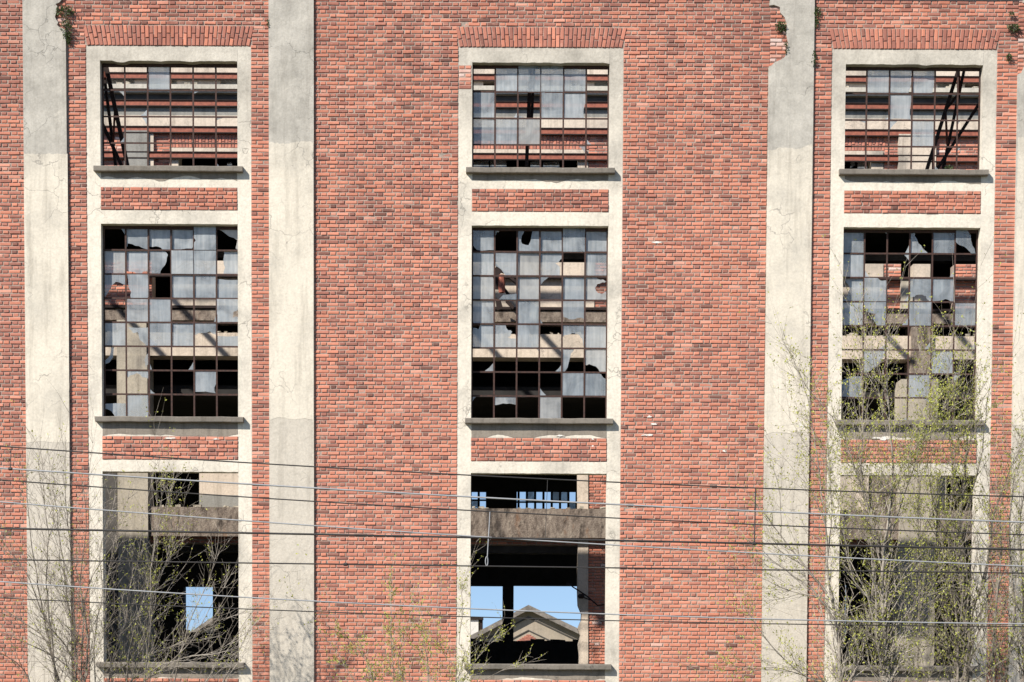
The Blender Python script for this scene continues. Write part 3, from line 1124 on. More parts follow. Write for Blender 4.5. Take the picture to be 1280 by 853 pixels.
# plaster corner of the pier behind the centre window, its edge knocked about
pz = [(722, 540), (735.3, 540), (735.3, 860), (723, 860), (724, 820), (722.6, 806), (725.5, 795), (722, 786), (726.5, 776), (727, 768), (722.5, 757), (721.8, 740), (722.3, 680)]
mb.poly([(P(x, y, 8.0).x, P(x, y, 8.0).z) for x, y in reversed(pz)], 7.99, 8.4)
mb.build('plaster_corner', M_CREAM, hall)
strip('brick_backing', M_MORTAR, 540, 845, 8.03, 735.5, 830)
hall_bricks(735.5, 800, 540, 845, 8.015)
strip('shaded_pier', M_DARKBEAM, 540, 845, 8.03, 20, 146.5)  # dark colour stands in for the shade on this brick strip
# lower level
band('concrete_beam', M_BEAM, 636, 672.5, 7.82, 185.5, 2200)
strip('brick_backing', M_MORTAR, 672.5, 681.5, 8.03, 186, 722)
hall_bricks(186, 330, 672.5, 681.5)
hall_bricks(540, 722, 672.5, 681.5)
strip('brick_backing', M_MORTAR, 672.5, 681.5, 8.033, 830.5, 1123)
hall_bricks(1000, 1123, 672.5, 681.5)
strip('plaster_wall', M_CREAM, 560, 621, 8.0, 249, 400)
strip('plaster_wall', M_GREY, 621, 636, 8.0, 249, 400)
strip('plaster_wall', M_CREAM, 560, 636, 8.0, 980, 1086)
strip('plaster_wall', M_COLUMN, 560, 636, 8.0, 1171, 1183)
strip('stained_panel', M_BEAM, 560, 636, 8.08, 1086.5, 1123.5)
hb.build('hall_brickwork', M_BRICK_IN, hall, kind='stuff')
mb = MB()
mb.box(HX0, HX1, 9.0, 9.4, hz(692, 676, 9.0), hz(679, 676, 9.0))
mb.build('inner_joist', M_DARKBEAM, hall)

# torn pipe and scraps hanging in front of the middle level
mb = MB()
mb.tube([tuple(P(626.5, 344, 7.5)), tuple(P(627, 355, 7.5)), tuple(P(627.5, 366, 7.5))], [.07, .075, .07], 8)
mb.build('broken_pipe', M_RAIL, hall)
mb = MB()
for pl in ([(620, 330), (624, 334), (640, 347), (634, 343), (626, 341), (621, 352), (619, 345)], [(619, 372), (626, 376), (629, 386), (621, 388)], [(631, 371), (643, 383), (641, 387), (632, 378)]):
    mb.poly([(P(x, y, 7.45).x, P(x, y, 7.45).z) for x, y in reversed(pl)], 7.45, 7.49)
mb.bar(P(629, 360, 7.6), P(636, 369, 7.6), .06, .05)
mb.bar(P(634, 342, 7.6), P(662, 373, 7.6), .07, .05)
mb.bar(P(622, 335, 7.55), P(621, 362, 7.55), .10, .05)
mb.build('torn_sheet_metal', M_TRUSS, hall, kind='stuff')
# loose debris along the ledges of the inner wall
random.seed(5)
mb = MB()
for yy, yf, n in ((107.5, 7.82, 60), (388.4, 7.83, 70), (418, 7.88, 90), (636, 7.86, 60)):
    for _ in range(n):
        x = random.uniform(-9, 11)
        s_ = random.uniform(.02, .07)
        z_ = hz(yy, 676, yf)
        mb.box(x, x + s_ * random.uniform(1, 3), yf, yf + .06, z_ + .001, z_ + s_ * random.uniform(.4, 1), jit=.012)
mb.build('debris', M_COLUMN, hall, kind='stuff')

# the dark room: roof, floors, sides and the rear wall with its openings
YR = 22.0


def rx(x, y):
    return P(x, y, YR).x


def rz(y, x=676):
    return P(x, y, YR).z


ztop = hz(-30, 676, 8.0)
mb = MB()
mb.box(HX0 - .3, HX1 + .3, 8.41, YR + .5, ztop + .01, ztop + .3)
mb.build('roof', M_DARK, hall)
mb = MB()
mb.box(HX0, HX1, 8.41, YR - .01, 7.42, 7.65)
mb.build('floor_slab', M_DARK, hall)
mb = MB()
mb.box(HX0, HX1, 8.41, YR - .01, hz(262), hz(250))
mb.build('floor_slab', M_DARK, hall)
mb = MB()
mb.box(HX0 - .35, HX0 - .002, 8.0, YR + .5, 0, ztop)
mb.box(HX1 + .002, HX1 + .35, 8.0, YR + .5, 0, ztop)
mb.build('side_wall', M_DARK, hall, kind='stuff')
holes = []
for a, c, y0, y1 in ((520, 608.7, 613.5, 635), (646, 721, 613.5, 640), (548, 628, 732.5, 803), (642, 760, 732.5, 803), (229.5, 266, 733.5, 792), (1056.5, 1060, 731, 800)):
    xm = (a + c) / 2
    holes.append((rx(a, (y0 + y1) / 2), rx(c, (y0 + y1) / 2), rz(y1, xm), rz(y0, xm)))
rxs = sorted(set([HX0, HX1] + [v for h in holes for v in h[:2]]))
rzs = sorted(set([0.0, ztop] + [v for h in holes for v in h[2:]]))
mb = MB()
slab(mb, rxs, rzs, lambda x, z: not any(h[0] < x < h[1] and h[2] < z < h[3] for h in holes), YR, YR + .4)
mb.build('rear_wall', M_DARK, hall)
# broken edge of the rear parapet
mb = MB()
for h in holes[2:5]:
    x = h[0]
    while x < h[1] - .05:
        w_ = random.uniform(.1, .35)
        mb.box(x, min(h[1], x + w_), YR + .05, YR + .35, h[2] - .05, h[2] + random.uniform(.0, .12), jit=.012)
        x += w_
mb.build('broken_wall_edge', M_DARK, hall, kind='stuff')
for h, n in ((holes[0], 5), (holes[1], 7)):
    wd = link('rear_window', None, hall)
    zm = h[2] + (h[3] - h[2]) * 0.47
    step = rx(620, 624) - rx(609.6, 624)
    k = 0
    x = h[1]
    fr = MB()
    while x > h[0]:
        fr.box(x - .035, x + .035, YR + .1, YR + .15, h[2], h[3])
        x -= step
    fr.box(h[0], h[1], YR + .09, YR + .155, zm - .025, zm + .025)
    fr.box(h[0], h[1], YR + .09, YR + .155, h[3] - .03, h[3] + .02)
    fr.build('frame', M_TRUSS, wd)
    x = h[1]
    while x - step > h[0] - .3:
        for zz in ((h[2], zm), (zm, h[3])):
            if random.random() < (0.6 if zz[0] == zm else 0.2):
                q = MB()
                q.box(x - step + .03, x - .03, YR + .12, YR + .124, zz[0] + .02, zz[1] - .02)
                q.build('pane', M_PANE, wd)
        x -= step

# loose cable and lamp bracket on the pier
mb = MB()
cab = [(712, 730), (716, 734), (724, 739), (733, 745), (740, 751), (747, 757), (756, 756)]
mb.tube([tuple(P(x, y, 7.9)) for x, y in cab], [.016] * len(cab), 5)
mb.tube([tuple(P(x, y, 7.9)) for x, y in ((727, 746), (733, 748.5), (738, 750))], [.014] * 3, 5)
mb.build('hanging_cable', M_TRUSS, hall)
mb = MB()
c = P(726.5, 745.5, 7.9)
for k in range(3):
    r0 = (.03, .06, .05)[k]
mb.tube([(c.x - .08, 7.9, c.z), (c.x - .05, 7.9, c.z), (c.x + .03, 7.9, c.z), (c.x + .075, 7.9, c.z)], [.012, .05, .055, .01], 10)
mb.box(P(711, 728, 7.9).x - .05, P(711, 728, 7.9).x + .04, 7.85, 8.0, P(711, 732, 7.9).z, P(711, 728, 7.9).z)
mb.build('lamp_bracket', M_TRUSS, hall)

# ------------------------------------------------------------------ leaning steel trusses between the front and the hall
def truss(label, Y, chords, braces):
    pts = [P(*q[0:2], Y) for q in chords]
    root = thing('steel_truss', label, 'truss', (pts[0].x, Y, 0), 'steel trusses behind the top windows')
    base = Vector(root.location)
    for (xa, ya, xb, yb, wpx, y_) in chords:
        a, c = P(xa, ya, Y + y_), P(xb, yb, Y + y_)
        d = (c - a)
        a2, c2 = a - d * .55, c + d * .30          # the members run on past the opening, behind the wall
        mb = MB()
        wd_ = wpx * .0148
        mb.bar(a2 - base, c2 - base, wd_, .012)
        off = Vector((wd_ / 2 - .006, .03, 0))
        mb.bar(a2 - base + off, c2 - base + off, .012, .06)
        mb.build('chord', M_TRUSS, root)
    for (xa, ya, xb, yb, wpx, y_, rust) in braces:
        mb = MB()
        mb.bar(P(xa, ya, Y + y_) - base, P(xb, yb, Y + y_) - base, wpx * .0148, .014)
        mb.build('brace', M_TRUSSRUST if rust else M_TRUSS, root)
    return root


truss('dark steel truss leaning behind the top left window', 1.1,
      [(132, 81, 160, 212, 4.6, 0), (128.2, 81, 140.5, 178, 3.2, .12), (126.5, 152, 154, 212, 4.2, .06)],
      [(130, 90, 131.5, 100, 2.5, .05, 1), (143.6, 137, 141.6, 178, 2.4, .05, 1)])
truss('two upright steel members of a truss behind the top centre window', 1.1,
      [(663, 82, 658, 213, 4.4, 0), (667.6, 82, 664.5, 150, 3.6, .12)],
      [(661.5, 135, 660, 148, 3, .05, 1)])
truss('dark crossing steel truss with rusty links behind the top right window', 1.1,
      [(1199, 84, 1158, 214, 4.4, 0), (1206, 84, 1185, 182, 3.6, .12), (1226.5, 126, 1170, 214, 3.8, .06)],
      [(1196, 120, 1180.5, 140, 3, .05, 0), (1182, 140, 1184, 181, 2.6, .05, 1), (1198.5, 85, 1199.5, 118, 2.4, .06, 1), (1166, 185, 1166, 212, 2.2, .06, 1)])

# what is left of the roof: a lattice girder standing above the frame between front and hall
gd = thing('roof_girder', 'remains of a steel roof girder high between the factory front and the hall', 'girder', (-2.0, 3.3, 13.4))
mb = MB()
mb.box(-14, 12.5, -.05, .05, 1.60, 1.72)
mb.build('chord', M_TRUSS, gd)
for x0 in (-13.9, -12.5, -6.5, -5.08, 2.5, 4.1, 9.3):
    mb = MB()
    mb.bar((x0 + 2, 0, 1.6), (x0 + 3.55, 0, -.02), .13, .08)
    mb.build('brace', M_TRUSS, gd)
for x0 in (-16, 12.4, -9.4):
    mb = MB()
    mb.bar((x0 + 2, 0, 1.6), (x0 + 2, 0, -13.4), .16, .16)
    mb.build('post', M_TRUSS, gd)

# ------------------------------------------------------------------ gabled house far beyond
YG = 60.0


def gp(x, y, dy=0.0):
    p = P(x, y, YG)
    return (p.x, p.z)


hp = P(660, 757, YG)
house = thing('gabled_house', 'low gabled house with grey roof, seen through the lower centre window', 'house', (hp.x, YG, 0))


def local(pts):
    return [(x - hp.x, z) for x, z in pts]


ap, le, re = gp(660.5, 763), gp(545, 824), gp(776, 818)
mb = MB()
mb.poly(local([(le[0], 0), (re[0], 0), re, ap, le]), 0.0, 8.0)
mb.build('wall', M_HOUSE, house)
mb = MB()
for e, k in ((le, -1), (re, 1)):
    a = local([ap])[0]
    b = local([e])[0]
    dx, dz = b[0] - a[0], b[1] - a[1]
    b = (a[0] + dx * 1.06, a[1] + dz * 1.06)
    th = .27
    q = [(a[0], a[1] + .0), (b[0], b[1]), (b[0], b[1] + th), (a[0], a[1] + th)]
    mb.poly(q if k > 0 else list(reversed(q)), -.45, 8.3)
mb.build('roof', M_ROOF, house)
mb = MB()
for off, th in ((.36, .07), (1.05, .05), (1.62, .05)):
    for e in (le, re):
        a = local([ap])[0]
        b = local([e])[0]
        mb.bar((a[0], -.02, a[1] - off), (b[0], -.02, b[1] - off), th, .06)
mb.build('gable_trim', M_DARKBEAM, house)
tri = local([gp(660.5, 793), gp(640, 806), gp(681, 805)])
tb = MB()
zt_, zb_ = tri[0][1], tri[1][1] - .5
for r in range(30):
    z0 = zb_ + r * .075
    if z0 > zt_ - .05:
        break
    hw = (zt_ - z0) / (zt_ - tri[1][1]) * (tri[2][0] - tri[1][0]) / 2
    x = tri[0][0] - hw
    while x < tri[0][0] + hw - .05:
        tb.box(x, min(x + .24, tri[0][0] + hw), -.03, .02, z0, z0 + .06, tone=random.uniform(.25, .6))
        x += .255
tb.build('gable_brickwork', M_BRICK_IN, house, kind='stuff')
c0, c1 = gp(583, 795), gp(603, 774)
mb = MB()
mb.box(c0[0] - hp.x, c1[0] - hp.x - .25, 2.0, 3.2, c0[1] - 1.5, c1[1])
chim = mb.build('chimney', M_WHITE, house)
mb = MB()
mb.box(c0[0] - hp.x - .1, c1[0] - hp.x, 1.9, 3.3, c1[1] + .002, c1[1] + .16)
mb.box(c1[0] - hp.x - .245, c1[0] - hp.x - .03, 2.05, 3.1, c0[1] - 1.5, c1[1])
mb.build('cap', M_TRUSS, chim)

sp = P(250, 790, 48.0)
shed = thing('shed', 'pale pitched shed roof seen through the small rear opening at lower left', 'shed', (sp.x, 48.0, 0))
pa, pb, pc = P(226, 800, 48.0), P(268, 771, 48.0), P(300, 760, 48.0)
mb = MB()
mb.poly([(pa.x - sp.x, 0), (pc.x - sp.x, 0), (pc.x - sp.x, pc.z - .3), (pb.x - sp.x, pb.z - .25), (pa.x - sp.x, pa.z - .2)], 0, 4)
mb.build('wall', M_HOUSE, shed)
mb = MB()
mb.poly([(pa.x - sp.x - .2, pa.z - .25), (pb.x - sp.x, pb.z - .2), (pc.x - sp.x, pc.z - .28), (pc.x - sp.x, pc.z), (pb.x - sp.x, pb.z), (pa.x - sp.x - .2, pa.z - .1)], -.3, 4.2)
mb.build('roof', M_ROOF, shed)

# ------------------------------------------------------------------ overhead lines along the street
YW = -9.0
WIRES = [
    ('topmost dark overhead cable in front of the factory', [(0, 558), (400, 584), (640, 597.5), (860, 606.3), (1280, 621.3)], 1.7, M_WIREDARK),
    ('pale upper overhead cable just below the topmost dark one', [(0, 585.5), (400, 610.3), (640, 624.2), (860, 635.5), (1280, 653)], 2.1, M_WIREPALE),
    ('thin dark overhead cable under the pale upper cable', [(0, 600.3), (400, 627), (640, 641.2), (860, 652.5), (1280, 668.5)], 1.6, M_WIREDARK),
    ('pale sagging overhead cable that crosses the thick dark one', [(0, 627.7), (400, 657.5), (640, 674), (860, 687), (1280, 708)], 1.7, M_WIREPALE),
    ('thick dark overhead cable, nearly level, heaviest of the lines', [(0, 661), (400, 667.8), (640, 673.2), (860, 678.2), (1280, 687.2)], 2.6, M_WIREDARK),
    ('dark level cable below the thick dark one', [(0, 700), (400, 704.7), (640, 708.5), (860, 711.7), (1280, 716.5)], 1.8, M_WIREDARK),
    ('pale lowest cable crossing the ground floor openings', [(0, 727.5), (400, 751.3), (640, 763.5), (860, 771.7), (1280, 780)], 1.7, M_WIREPALE),
    ('thin dark cable lowest of all the lines', [(0, 747.5), (400, 765.3), (640, 773), (860, 777.7), (1280, 783.5)], 1.4, M_WIREDARK)]


def wire_y(k, x):
    p = WIRES[k][1]
    for a, c in zip(p[:-1], p[1:]):
        if x <= c[0]:
            return a[1] + (c[1] - a[1]) * (x - a[0]) / (c[0] - a[0])
    return p[-1][1]


def smooth_poly(p, x):
    # quadratic least-squares through the measured points: a gentle sag
    n = len(p)
    S = [sum((q[0] / 1000) ** k for q in p) for k in range(5)]
    T = [sum(q[1] * (q[0] / 1000) ** k for q in p) for k in range(3)]
    A = Matrix(((S[0], S[1], S[2]), (S[1], S[2], S[3]), (S[2], S[3], S[4])))
    c = A.inverted() @ Vector(T)
    u = x / 1000
    return c[0] + c[1] * u + c[2] * u * u


for lab, p, wpx, mat in WIRES:
    mb = MB()
    pts = []
    for k in range(-14, 41):
        x = k * 50.0
        q = P(x, smooth_poly(p, x), YW)
        pts.append(tuple(q))
    mb.tube(pts, [wpx * .0094 * .5] * len(pts), 6)
    o = mb.build('overhead_wire', mat, smooth=True)
    o['label'] = lab
    o['category'] = 'overhead wire'
    o['group'] = 'overhead lines in front of the factory'


def dropper(label, x, y0, x2, y1, mat, loop=False, clamp=True, wpx=1.2):
    a, c = P(x, y0, YW), P(x2, y1, YW)
    root = thing('dropper_wire', label, 'hanger wire', tuple(c), 'hangers between the overhead lines')
    mb = MB()
    if loop:
        top = c + (a - c) * .17
        mb.tube([tuple(a - c), tuple(top - c)], [wpx * .0047] * 2, 5)
        ring = [tuple(c - c + Vector((math.sin(t) * .015, 0, .055 - math.cos(t) * .055))) for t in [2 * math.pi * k / 12 for k in range(13)]]
        mb.tube(ring, [.007] * 13, 4)
    else:
        mb.tube([tuple(a - c), (0, 0, 0)], [wpx * .0047] * 2, 5)
    mb.build('rod', mat, root)
    if clamp:
        q = MB()
        q.tube([(-.03, 0, 0), (-.018, 0, .0), (.018, 0, 0), (.03, 0, 0)], [.008, .02, .02, .008], 8)
        q.build('clamp', M_WIREDARK, root)


dropper('short dark hanger wire at the far left between two cables', 14, smooth_poly(WIRES[0][1], 14), 13, smooth_poly(WIRES[1][1], 14), M_WIREDARK, wpx=1.0)
dropper('pale hanger with a link loop in front of the lower centre opening', 612.5, smooth_poly(WIRES[2][1], 612), 608.5, smooth_poly(WIRES[5][1], 608) - .5, M_WIREPALE, True, False, 1.5)
dropper('thin hanger wire just right of the hanger with a loop', 684.5, smooth_poly(WIRES[0][1], 684), 681.5, smooth_poly(WIRES[4][1], 682), M_WIREDARK, clamp=False, wpx=0.8)
dropper('dark hanger wire with a clamp beside the right pilaster', 944.5, smooth_poly(WIRES[0][1], 944), 943, smooth_poly(WIRES[4][1], 943), M_WIREDARK, wpx=1.8)
dropper('faint hanger wire in front of the plain brick left of centre', 439, smooth_poly(WIRES[2][1], 439), 432, smooth_poly(WIRES[5][1], 432), M_WIREDARK, wpx=0.5)

# ------------------------------------------------------------------ shrubs and young trees
def rnd_dir(d, ang):
    a = Vector((random.gauss(0, 1), random.gauss(0, 1), random.gauss(0, 1)))
    a -= d * a.dot(d)
    if a.length < 1e-4:
        a = Vector((1, 0, 0))
    a.normalize()
    return (d * math.cos(ang) + a * math.sin(ang)).normalized()


class Plant:
    def __init__(self, name, label, cat, x, Y, group, bark, leaf_p, leaf_size=.036, leaf_mat=None, seed=1):
        random.seed(seed)
        self.base = Vector((P(x, 850, Y).x, Y, 0))
        self.root = thing(name, label, cat, tuple(self.base), group)
        self.Y, self.bark, self.lp, self.ls = Y, bark, leaf_p, leaf_size
        self.w, self.tw, self.lf = MB(), MB(), MB()
        self.leaf_mat = leaf_mat or M_LEAF

    def leaf(self, p):
        s = self.ls * random.uniform(.55, 1.25)
        d = rnd_dir(Vector((0, 0, 1)), random.uniform(.2, 1.5))
        q = d.cross(Vector((random.gauss(0, 1), random.gauss(0, 1), random.gauss(0, 1)))).normalized()
        b = len(self.lf.v)
        self.lf.v += [tuple(p), tuple(p + d * s * .5 + q * s * .28), tuple(p + d * s), tuple(p + d * s * .5 - q * s * .28)]
        self.lf.f.append((b, b + 1, b + 2, b + 3))
        self.lf.t.append(0.0)

    def grow(self, p, d, L, r, level, up=0.25, lp=1.0):
        n = 5 if level > 0 else 4
        pts, rad = [p], [r]
        for k in range(n):
            d = (rnd_dir(d, random.uniform(0.03, 0.20)) + Vector((0, 0, up * .16))).normalized()
            p = p + d * (L / n)
            pts.append(p)
            rad.append(r * (1 - .75 * (k + 1) / n))
            if level > 0:
                for _ in range(random.choice((1, 1, 2))):
                    if random.random() < .82:
                        self.grow(p, rnd_dir(d, random.uniform(.4, .95)), L * random.uniform(.35, .62), max(r * .5, .0030), level - 1, up, lp)
            if random.random() < self.lp * lp * (0.9 if level == 0 else .35):
                for _ in range(random.choice((1, 2, 2))):
                    self.leaf(p + Vector((random.gauss(0, .012), random.gauss(0, .012), random.gauss(0, .012))))
        self.tw.tube([tuple(q) for q in pts], rad, 3)

    def stem(self, px, r0, r1, dens=1.0, tw=0.75, depth=1, y0=0.0, y1=0.0, start=.1, lp=1.0, tip=True):
        """a main stem along measured points; twigs grow from it"""
        pts = []
        m = len(px)
        for i, (x, y) in enumerate(px):
            f = i / (m - 1)
            pts.append(P(x, y, self.Y + y0 + (y1 - y0) * f + random.uniform(-.05, .05)) - self.base)
        if px[0][1] > 840:                      # reaches the ground below the frame
            a = pts[0].copy()
            pts.insert(0, Vector((a.x * .8 + random.uniform(-.05, .05), a.y * .6, 0.0)))
        # resample
        fine = []
        for i in range(len(pts) - 1):
            q0, q1 = pts[max(i - 1, 0)], pts[i]
            q2, q3 = pts[i + 1], pts[min(i + 2, len(pts) - 1)]
            st = max(2, int((q2 - q1).length / .16))
            for k in range(st):
                t = k / st
                v = 0.5 * ((2 * q1) + (q2 - q0) * t + (2 * q0 - 5 * q1 + 4 * q2 - q3) * t * t + (3 * q1 - q0 - 3 * q2 + q3) * t ** 3)
                fine.append(v + Vector((random.gauss(0, .006), random.gauss(0, .006), random.gauss(0, .006))))
        fine.append(pts[-1])
        n = len(fine)
        rad = [r0 + (r1 - r0) * (i / (n - 1)) ** .8 for i in range(n)]
        self.w.tube([tuple(q) for q in fine], rad, 6 if r0 > .02 else 4)
        for i in range(2, n):
            f = i / (n - 1)
            if f < start or fine[i].z < 0.9:
                continue
            d = (fine[i] - fine[i - 2]).normalized()
            for _ in range(4):
                if random.random() < dens * .52:
                    self.grow(fine[i], rnd_dir(d, random.uniform(.35, .9)), tw * random.uniform(.45, 1.15) * (1.15 - .55 * f), max(.0028, rad[i] * .45), depth, lp=lp)
            if random.random() < dens * .3 and depth > 0:      # long slender shoots
                self.grow(fine[i], rnd_dir(d, random.uniform(.15, .5)), tw * random.uniform(1.2, 2.1), max(.0045, rad[i] * .55), depth, .5, lp=lp)
        if tip:
            d = (fine[-1] - fine[-3]).normalized()
            self.grow(fine[-1], d, tw * .8, r1, 1, lp=lp)

    def done(self):
        self.w.build('trunk', self.bark, self.root, smooth=True)
        self.tw.build('branches', self.bark, self.root, kind='stuff')
        if self.lf.f:
            self.lf.build('crown', self.leaf_mat, self.root)


GL = 'bare shrubs and young trees growing before the factory'
t = Plant('bare_shrub', 'leafless many stemmed shrub fanning out in front of the leftmost pilaster', 'shrub', 97, -2.7, GL, M_BARKDARK, .14, seed=11)
for px in ([(97, 870), (91, 823), (71, 795), (57, 774), (41, 735), (30, 713), (14, 692), (-6, 660)],
           [(94, 870), (93, 799), (84, 749), (80, 710), (76, 685), (68, 620)],
           [(96, 870), (93, 777), (91.5, 728), (89, 692), (85, 660), (80, 600)],
           [(101, 870), (103, 799), (107, 749), (117, 717), (142, 681)],
           [(78, 870), (67, 830), (53, 763), (43, 703), (37, 656), (33, 596)],
           [(95, 865), (85, 834), (53, 813), (21, 799), (-12, 785)],
           [(72, 862), (60, 806), (28, 777), (0, 760), (-20, 742)],
           [(70, 860), (64, 790), (58, 730), (60, 670), (52, 612)],
           [(40, 865), (30, 838), (8, 820), (-15, 812)],
           [(104, 866), (110, 800), (100, 730), (108, 660), (104, 610)]):
    t.stem(px, random.uniform(.014, .024), .004, dens=.85, tw=.8, depth=1, y1=random.uniform(-.4, .5), lp=1.0)
t.done()

t = Plant('bare_shrub', 'pale stemmed shrub with a leafy tip before the lower left opening', 'shrub', 150, -2.2, GL, M_BARKPALE, .2, seed=12)
for px, lp in (([(140, 866), (141, 824), (157, 781), (161, 741), (166, 721), (171, 707), (178, 660)], .5),
               ([(158, 866), (160, 822), (171, 775), (182, 748), (194, 727), (207, 705), (214, 660), (209, 622)], 2.6),
               ([(162, 868), (175, 807), (187, 772), (196, 734), (210, 700), (224, 655)], 1.6),
               ([(136, 866), (139, 845), (173, 824), (221, 806), (253, 788), (264, 779), (298, 768)], .5),
               ([(250, 866), (257, 852), (286, 811), (300, 786), (318, 762)], .7),
               ([(274, 866), (280, 850), (298, 815), (312, 784)], .8),
               ([(134, 866), (139, 831), (133, 800), (131, 770), (137, 710), (150, 650)], .6),
               ([(180, 868), (188, 780), (190, 700), (200, 650), (204, 612)], 2.6),
               ([(170, 866), (205, 835), (240, 800), (262, 760), (280, 735)], .8),
               ([(150, 866), (190, 838), (230, 822), (270, 815), (310, 790)], .6),
               ([(215, 866), (225, 820), (240, 770), (260, 730), (268, 700)], .9),
               ([(120, 866), (118, 800), (128, 740), (124, 690), (140, 640)], .7)):
    t.stem(px, random.uniform(.013, .02), .004, dens=.68, tw=.75, depth=1, y1=random.uniform(-.3, .4), lp=lp)
t.done()

t = Plant('sapling', 'slender sapling with sparse green leaves before the plain brick wall', 'sapling', 495, -2.4, GL, M_BARKPALE, .75, seed=13)
for px in ([(470, 868), (467, 853), (461, 834), (449, 813), (434, 798)], [(493, 868), (492, 850), (490, 817), (489, 781), (489, 748)],
           [(508, 868), (507, 852), (498, 834), (505, 790), (512, 772)], [(538, 868), (536, 852), (535, 830), (532, 811), (526, 786)],
           [(566, 866), (572, 840), (558, 824), (548, 800)], [(450, 868), (440, 846), (428, 826)]):
    t.stem(px, .011, .0035, dens=.8, tw=.55, depth=1, lp=1.2)
t.done()

t = Plant('sapling', 'thin sapling at the left end of the lower centre sill', 'sapling', 574, -1.6, GL, M_BARKPALE, .6, seed=14)
for px in ([(573, 866), (573, 850), (581, 817), (574, 805), (578, 770), (577, 742)], [(576, 866), (578, 852), (595, 826), (610, 807), (620, 799)],
           [(590, 866), (612, 846), (640, 832)]):
    t.stem(px, .011, .0035, dens=.6, tw=.45, depth=1, lp=1.1)
t.done()

GR = GL
t = Plant('young_tree', 'leaning young tree in front of the right pilaster, its branches reaching left', 'tree', 1050, -3.0, GR, M_BARKPALE, .6, seed=15)
for px, r in (([(1051, 870), (1049, 811), (1045, 781), (1040, 748), (1034, 713), (1034, 675), (1026, 640), (1008, 600)], .05),
              ([(1034, 743), (1008, 710), (976, 669), (951, 636)], .02), ([(1044, 778), (1014, 735), (981, 713), (955, 690)], .018),
              ([(1046, 868), (1008, 847), (981, 825), (956, 797), (938, 770)], .016), ([(1034, 690), (1030, 640), (1020, 560), (1010, 500), (992, 450)], .014),
              ([(1040, 750), (1012, 745), (975, 735), (948, 720)], .012), ([(1034, 700), (1040, 640), (1036, 570)], .012),
              ([(1030, 866), (990, 840), (955, 835), (915, 835)], .012), ([(976, 669), (975, 620), (968, 590)], .009)):
    t.stem(px, r, .0045, dens=1.0, tw=.8, depth=1, y1=random.uniform(-.3, .4), lp=1.0)
t.done()

t = Plant('young_tree', 'tallest young tree, straight stems rising past the middle right window', 'tree', 1108, -3.0, GR, M_BARKPALE, .78, seed=16)
for px, r, lp in (([(1110, 870), (1104, 770), (1104, 700), (1112, 640), (1116, 588), (1112, 527), (1109, 480), (1110, 446)], .055, 1.1),
                  ([(1104, 720), (1090, 660), (1078, 597), (1078, 541), (1079, 498), (1075, 455)], .016, 1),
                  ([(1100, 690), (1080, 620), (1058, 557), (1033, 512), (1010, 487)], .016, .8),
                  ([(1112, 650), (1120, 597), (1148, 557), (1185, 504)], .014, 1.2),
                  ([(1106, 690), (1130, 620), (1150, 560), (1158, 500), (1150, 440)], .014, 1.2),
                  ([(1112, 866), (1109, 827), (1101, 808), (1090, 795), (1060, 776), (1044, 751)], .035, .4),
                  ([(1062, 866), (1074, 825), (1085, 789), (1090, 737), (1093, 700), (1086, 640), (1070, 590)], .024, .9),
                  ([(1085, 789), (1109, 762), (1120, 726), (1147, 713)], .014, .8),
                  ([(1104, 760), (1076, 740), (1060, 700), (1052, 640)], .014, .8),
                  ([(1108, 800), (1128, 775), (1160, 745), (1180, 700)], .014, .9),
                  ([(1112, 527), (1096, 480), (1090, 430)], .008, 1)):
    t.stem(px, r, .004, dens=1.05, tw=.8, depth=1, y1=random.uniform(-.4, .4), lp=lp)
t.done()

t = Plant('young_tree', 'thick dark trunked young tree at the right edge of the lower right opening', 'tree', 1205, -3.2, GR, M_BARKDARK, .78, seed=17)
for px, r, lp in (([(1206, 870), (1209, 784), (1204, 750), (1200, 700), (1202, 640), (1210, 541), (1213, 507), (1205, 456)], .075, 1.2),
                  ([(1196, 868), (1198, 800), (1192, 740), (1186, 680), (1190, 600), (1184, 500)], .03, 1.2),
                  ([(1209, 770), (1229, 729), (1238, 675), (1243, 642), (1258, 600), (1275, 560)], .03, .8),
                  ([(1200, 700), (1170, 640), (1160, 580), (1165, 530)], .014, 1.3), ([(1206, 640), (1225, 580), (1232, 520), (1236, 490)], .012, 1.3),
                  ([(1198, 790), (1170, 740), (1150, 690), (1148, 640)], .014, 1.1), ([(1148, 866), (1149, 743), (1150, 650), (1146, 560)], .013, .8),
                  ([(1200, 820), (1165, 800), (1130, 780), (1100, 775)], .012, .5), ([(1160, 866), (1168, 790), (1185, 745)], .012, .6)):
    t.stem(px, r, .004, dens=1.1, tw=.8, depth=1, y1=random.uniform(-.4, .4), lp=lp)
t.done()

t = Plant('young_tree', 'cluster of dark stems in front of the rightmost pilaster', 'tree', 1252, -3.4, GR, M_BARKDARK, .45, seed=18)
for px, r in (([(1243, 870), (1242, 797), (1248, 729), (1252, 680), (1246, 620)], .035), ([(1254, 868), (1268, 773), (1265, 724), (1262, 650), (1270, 580)], .035),
              ([(1278, 868), (1279, 743), (1275, 660), (1285, 590)], .03), ([(1236, 866), (1216, 806), (1232, 770), (1282, 737)], .016),
              ([(1262, 866), (1250, 820), (1230, 790), (1222, 760)], .014), ([(1290, 868), (1296, 780), (1290, 690)], .03)):
    t.stem(px, r, .005, dens=1.05, tw=.8, depth=1, y1=random.uniform(-.3, .4), lp=1.0)
t.done()

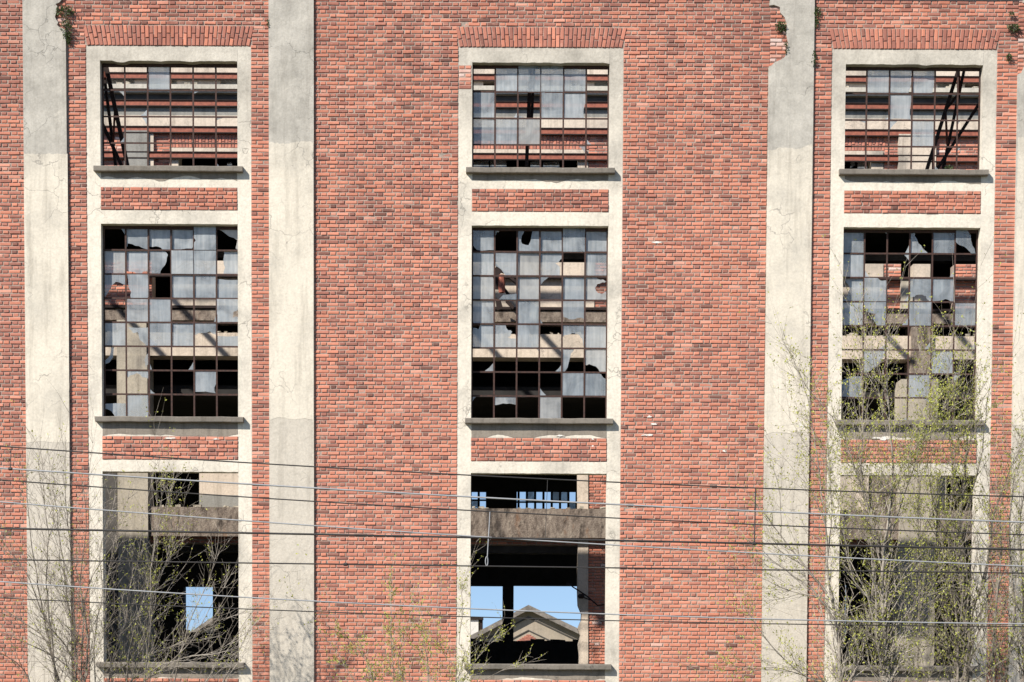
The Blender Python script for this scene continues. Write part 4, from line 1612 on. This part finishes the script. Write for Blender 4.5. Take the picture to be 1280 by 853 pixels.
# ------------------------------------------------------------------ tufts rooted in the masonry
def tuft(label, x, y, rpx, n, sx=1.0, sz=1.0, Y=-0.03):
    c = P(x, y, Y)
    root = thing('wall_plant', label, 'plant', tuple(c), 'tufts growing out of the masonry')
    lf, st = MB(), MB()
    R_ = rpx * .014
    for k in range(int(n * 1.4)):
        d = Vector((random.gauss(0, sx), -abs(random.gauss(0, .7)), random.gauss(0.1, sz))).normalized()
        tipl = R_ * random.uniform(.35, 1.05)
        p = Vector((d.x * sx, d.y * .8, d.z * sz)) * tipl
        if k % 4 == 0:
            st.tube([(0, .02, 0), tuple(p * .5 + Vector((0, 0, .01))), tuple(p)], [.004, .003, .002], 3)
        s = random.uniform(.022, .040)
        u = rnd_dir(d, random.uniform(.2, 1.3))
        q = u.cross(Vector((random.gauss(0, 1), random.gauss(0, 1), random.gauss(0, 1)))).normalized()
        b = len(lf.v)
        lf.v += [tuple(p), tuple(p + u * s * .5 + q * s * .32), tuple(p + u * s), tuple(p + u * s * .5 - q * s * .32)]
        lf.f.append((b, b + 1, b + 2, b + 3))
        lf.t.append(0)
    st.build('stems', M_BARKDARK, root)
    lf.build('leaves', M_TUFT, root)


random.seed(99)
tuft('green tuft at the top of the broken plaster of the leftmost pilaster', 81, 15, 9, 150, 1.2, .8)
tuft('lower trailing green tuft hanging down the side of the leftmost pilaster', 83.5, 37, 9, 160, .8, 1.3)
tuft('small dark tuft at the foot of the trailing plant beside the leftmost pilaster', 86, 50, 5, 60, .6, 1.2, -.01)
tuft('round dark green tuft in the broken plaster of the right pilaster', 976, 34, 6.5, 150, 1, 1)
tuft('thin yellowish tuft low on the broken plaster edge of the right pilaster', 982.5, 60, 5, 40, .5, 1.5)
tuft('green tuft on the upper right side of the right pilaster', 1022, 15, 5, 70, .9, 1, -.02)
tuft('small tuft in the shadow line of the right pilaster, second from the top', 1020, 29, 4, 45, .5, 1.2, -.01)
tuft('dark tuft low on the right side of the right pilaster', 1017.5, 74, 5.5, 80, .5, 1.6, -.02)
tuft('round green tuft on the brick near the rightmost pilaster', 1267, 36, 6, 120, 1.2, .9)
tuft('small green tuft on the brick lower beside the rightmost pilaster', 1261, 72, 4, 60, .8, 1)
tuft('tiny tuft near the top edge beside the rightmost pilaster', 1264, 18, 3, 30, 1, .7)
tuft('dry tuft standing on the sill of the top right window', 1186, 212, 5, 60, 1.2, .9, .06)
tuft('tiny tuft at the right edge of the pilaster beside the top left window', 335.5, 30, 3.2, 24, .4, 1.4, -.02)
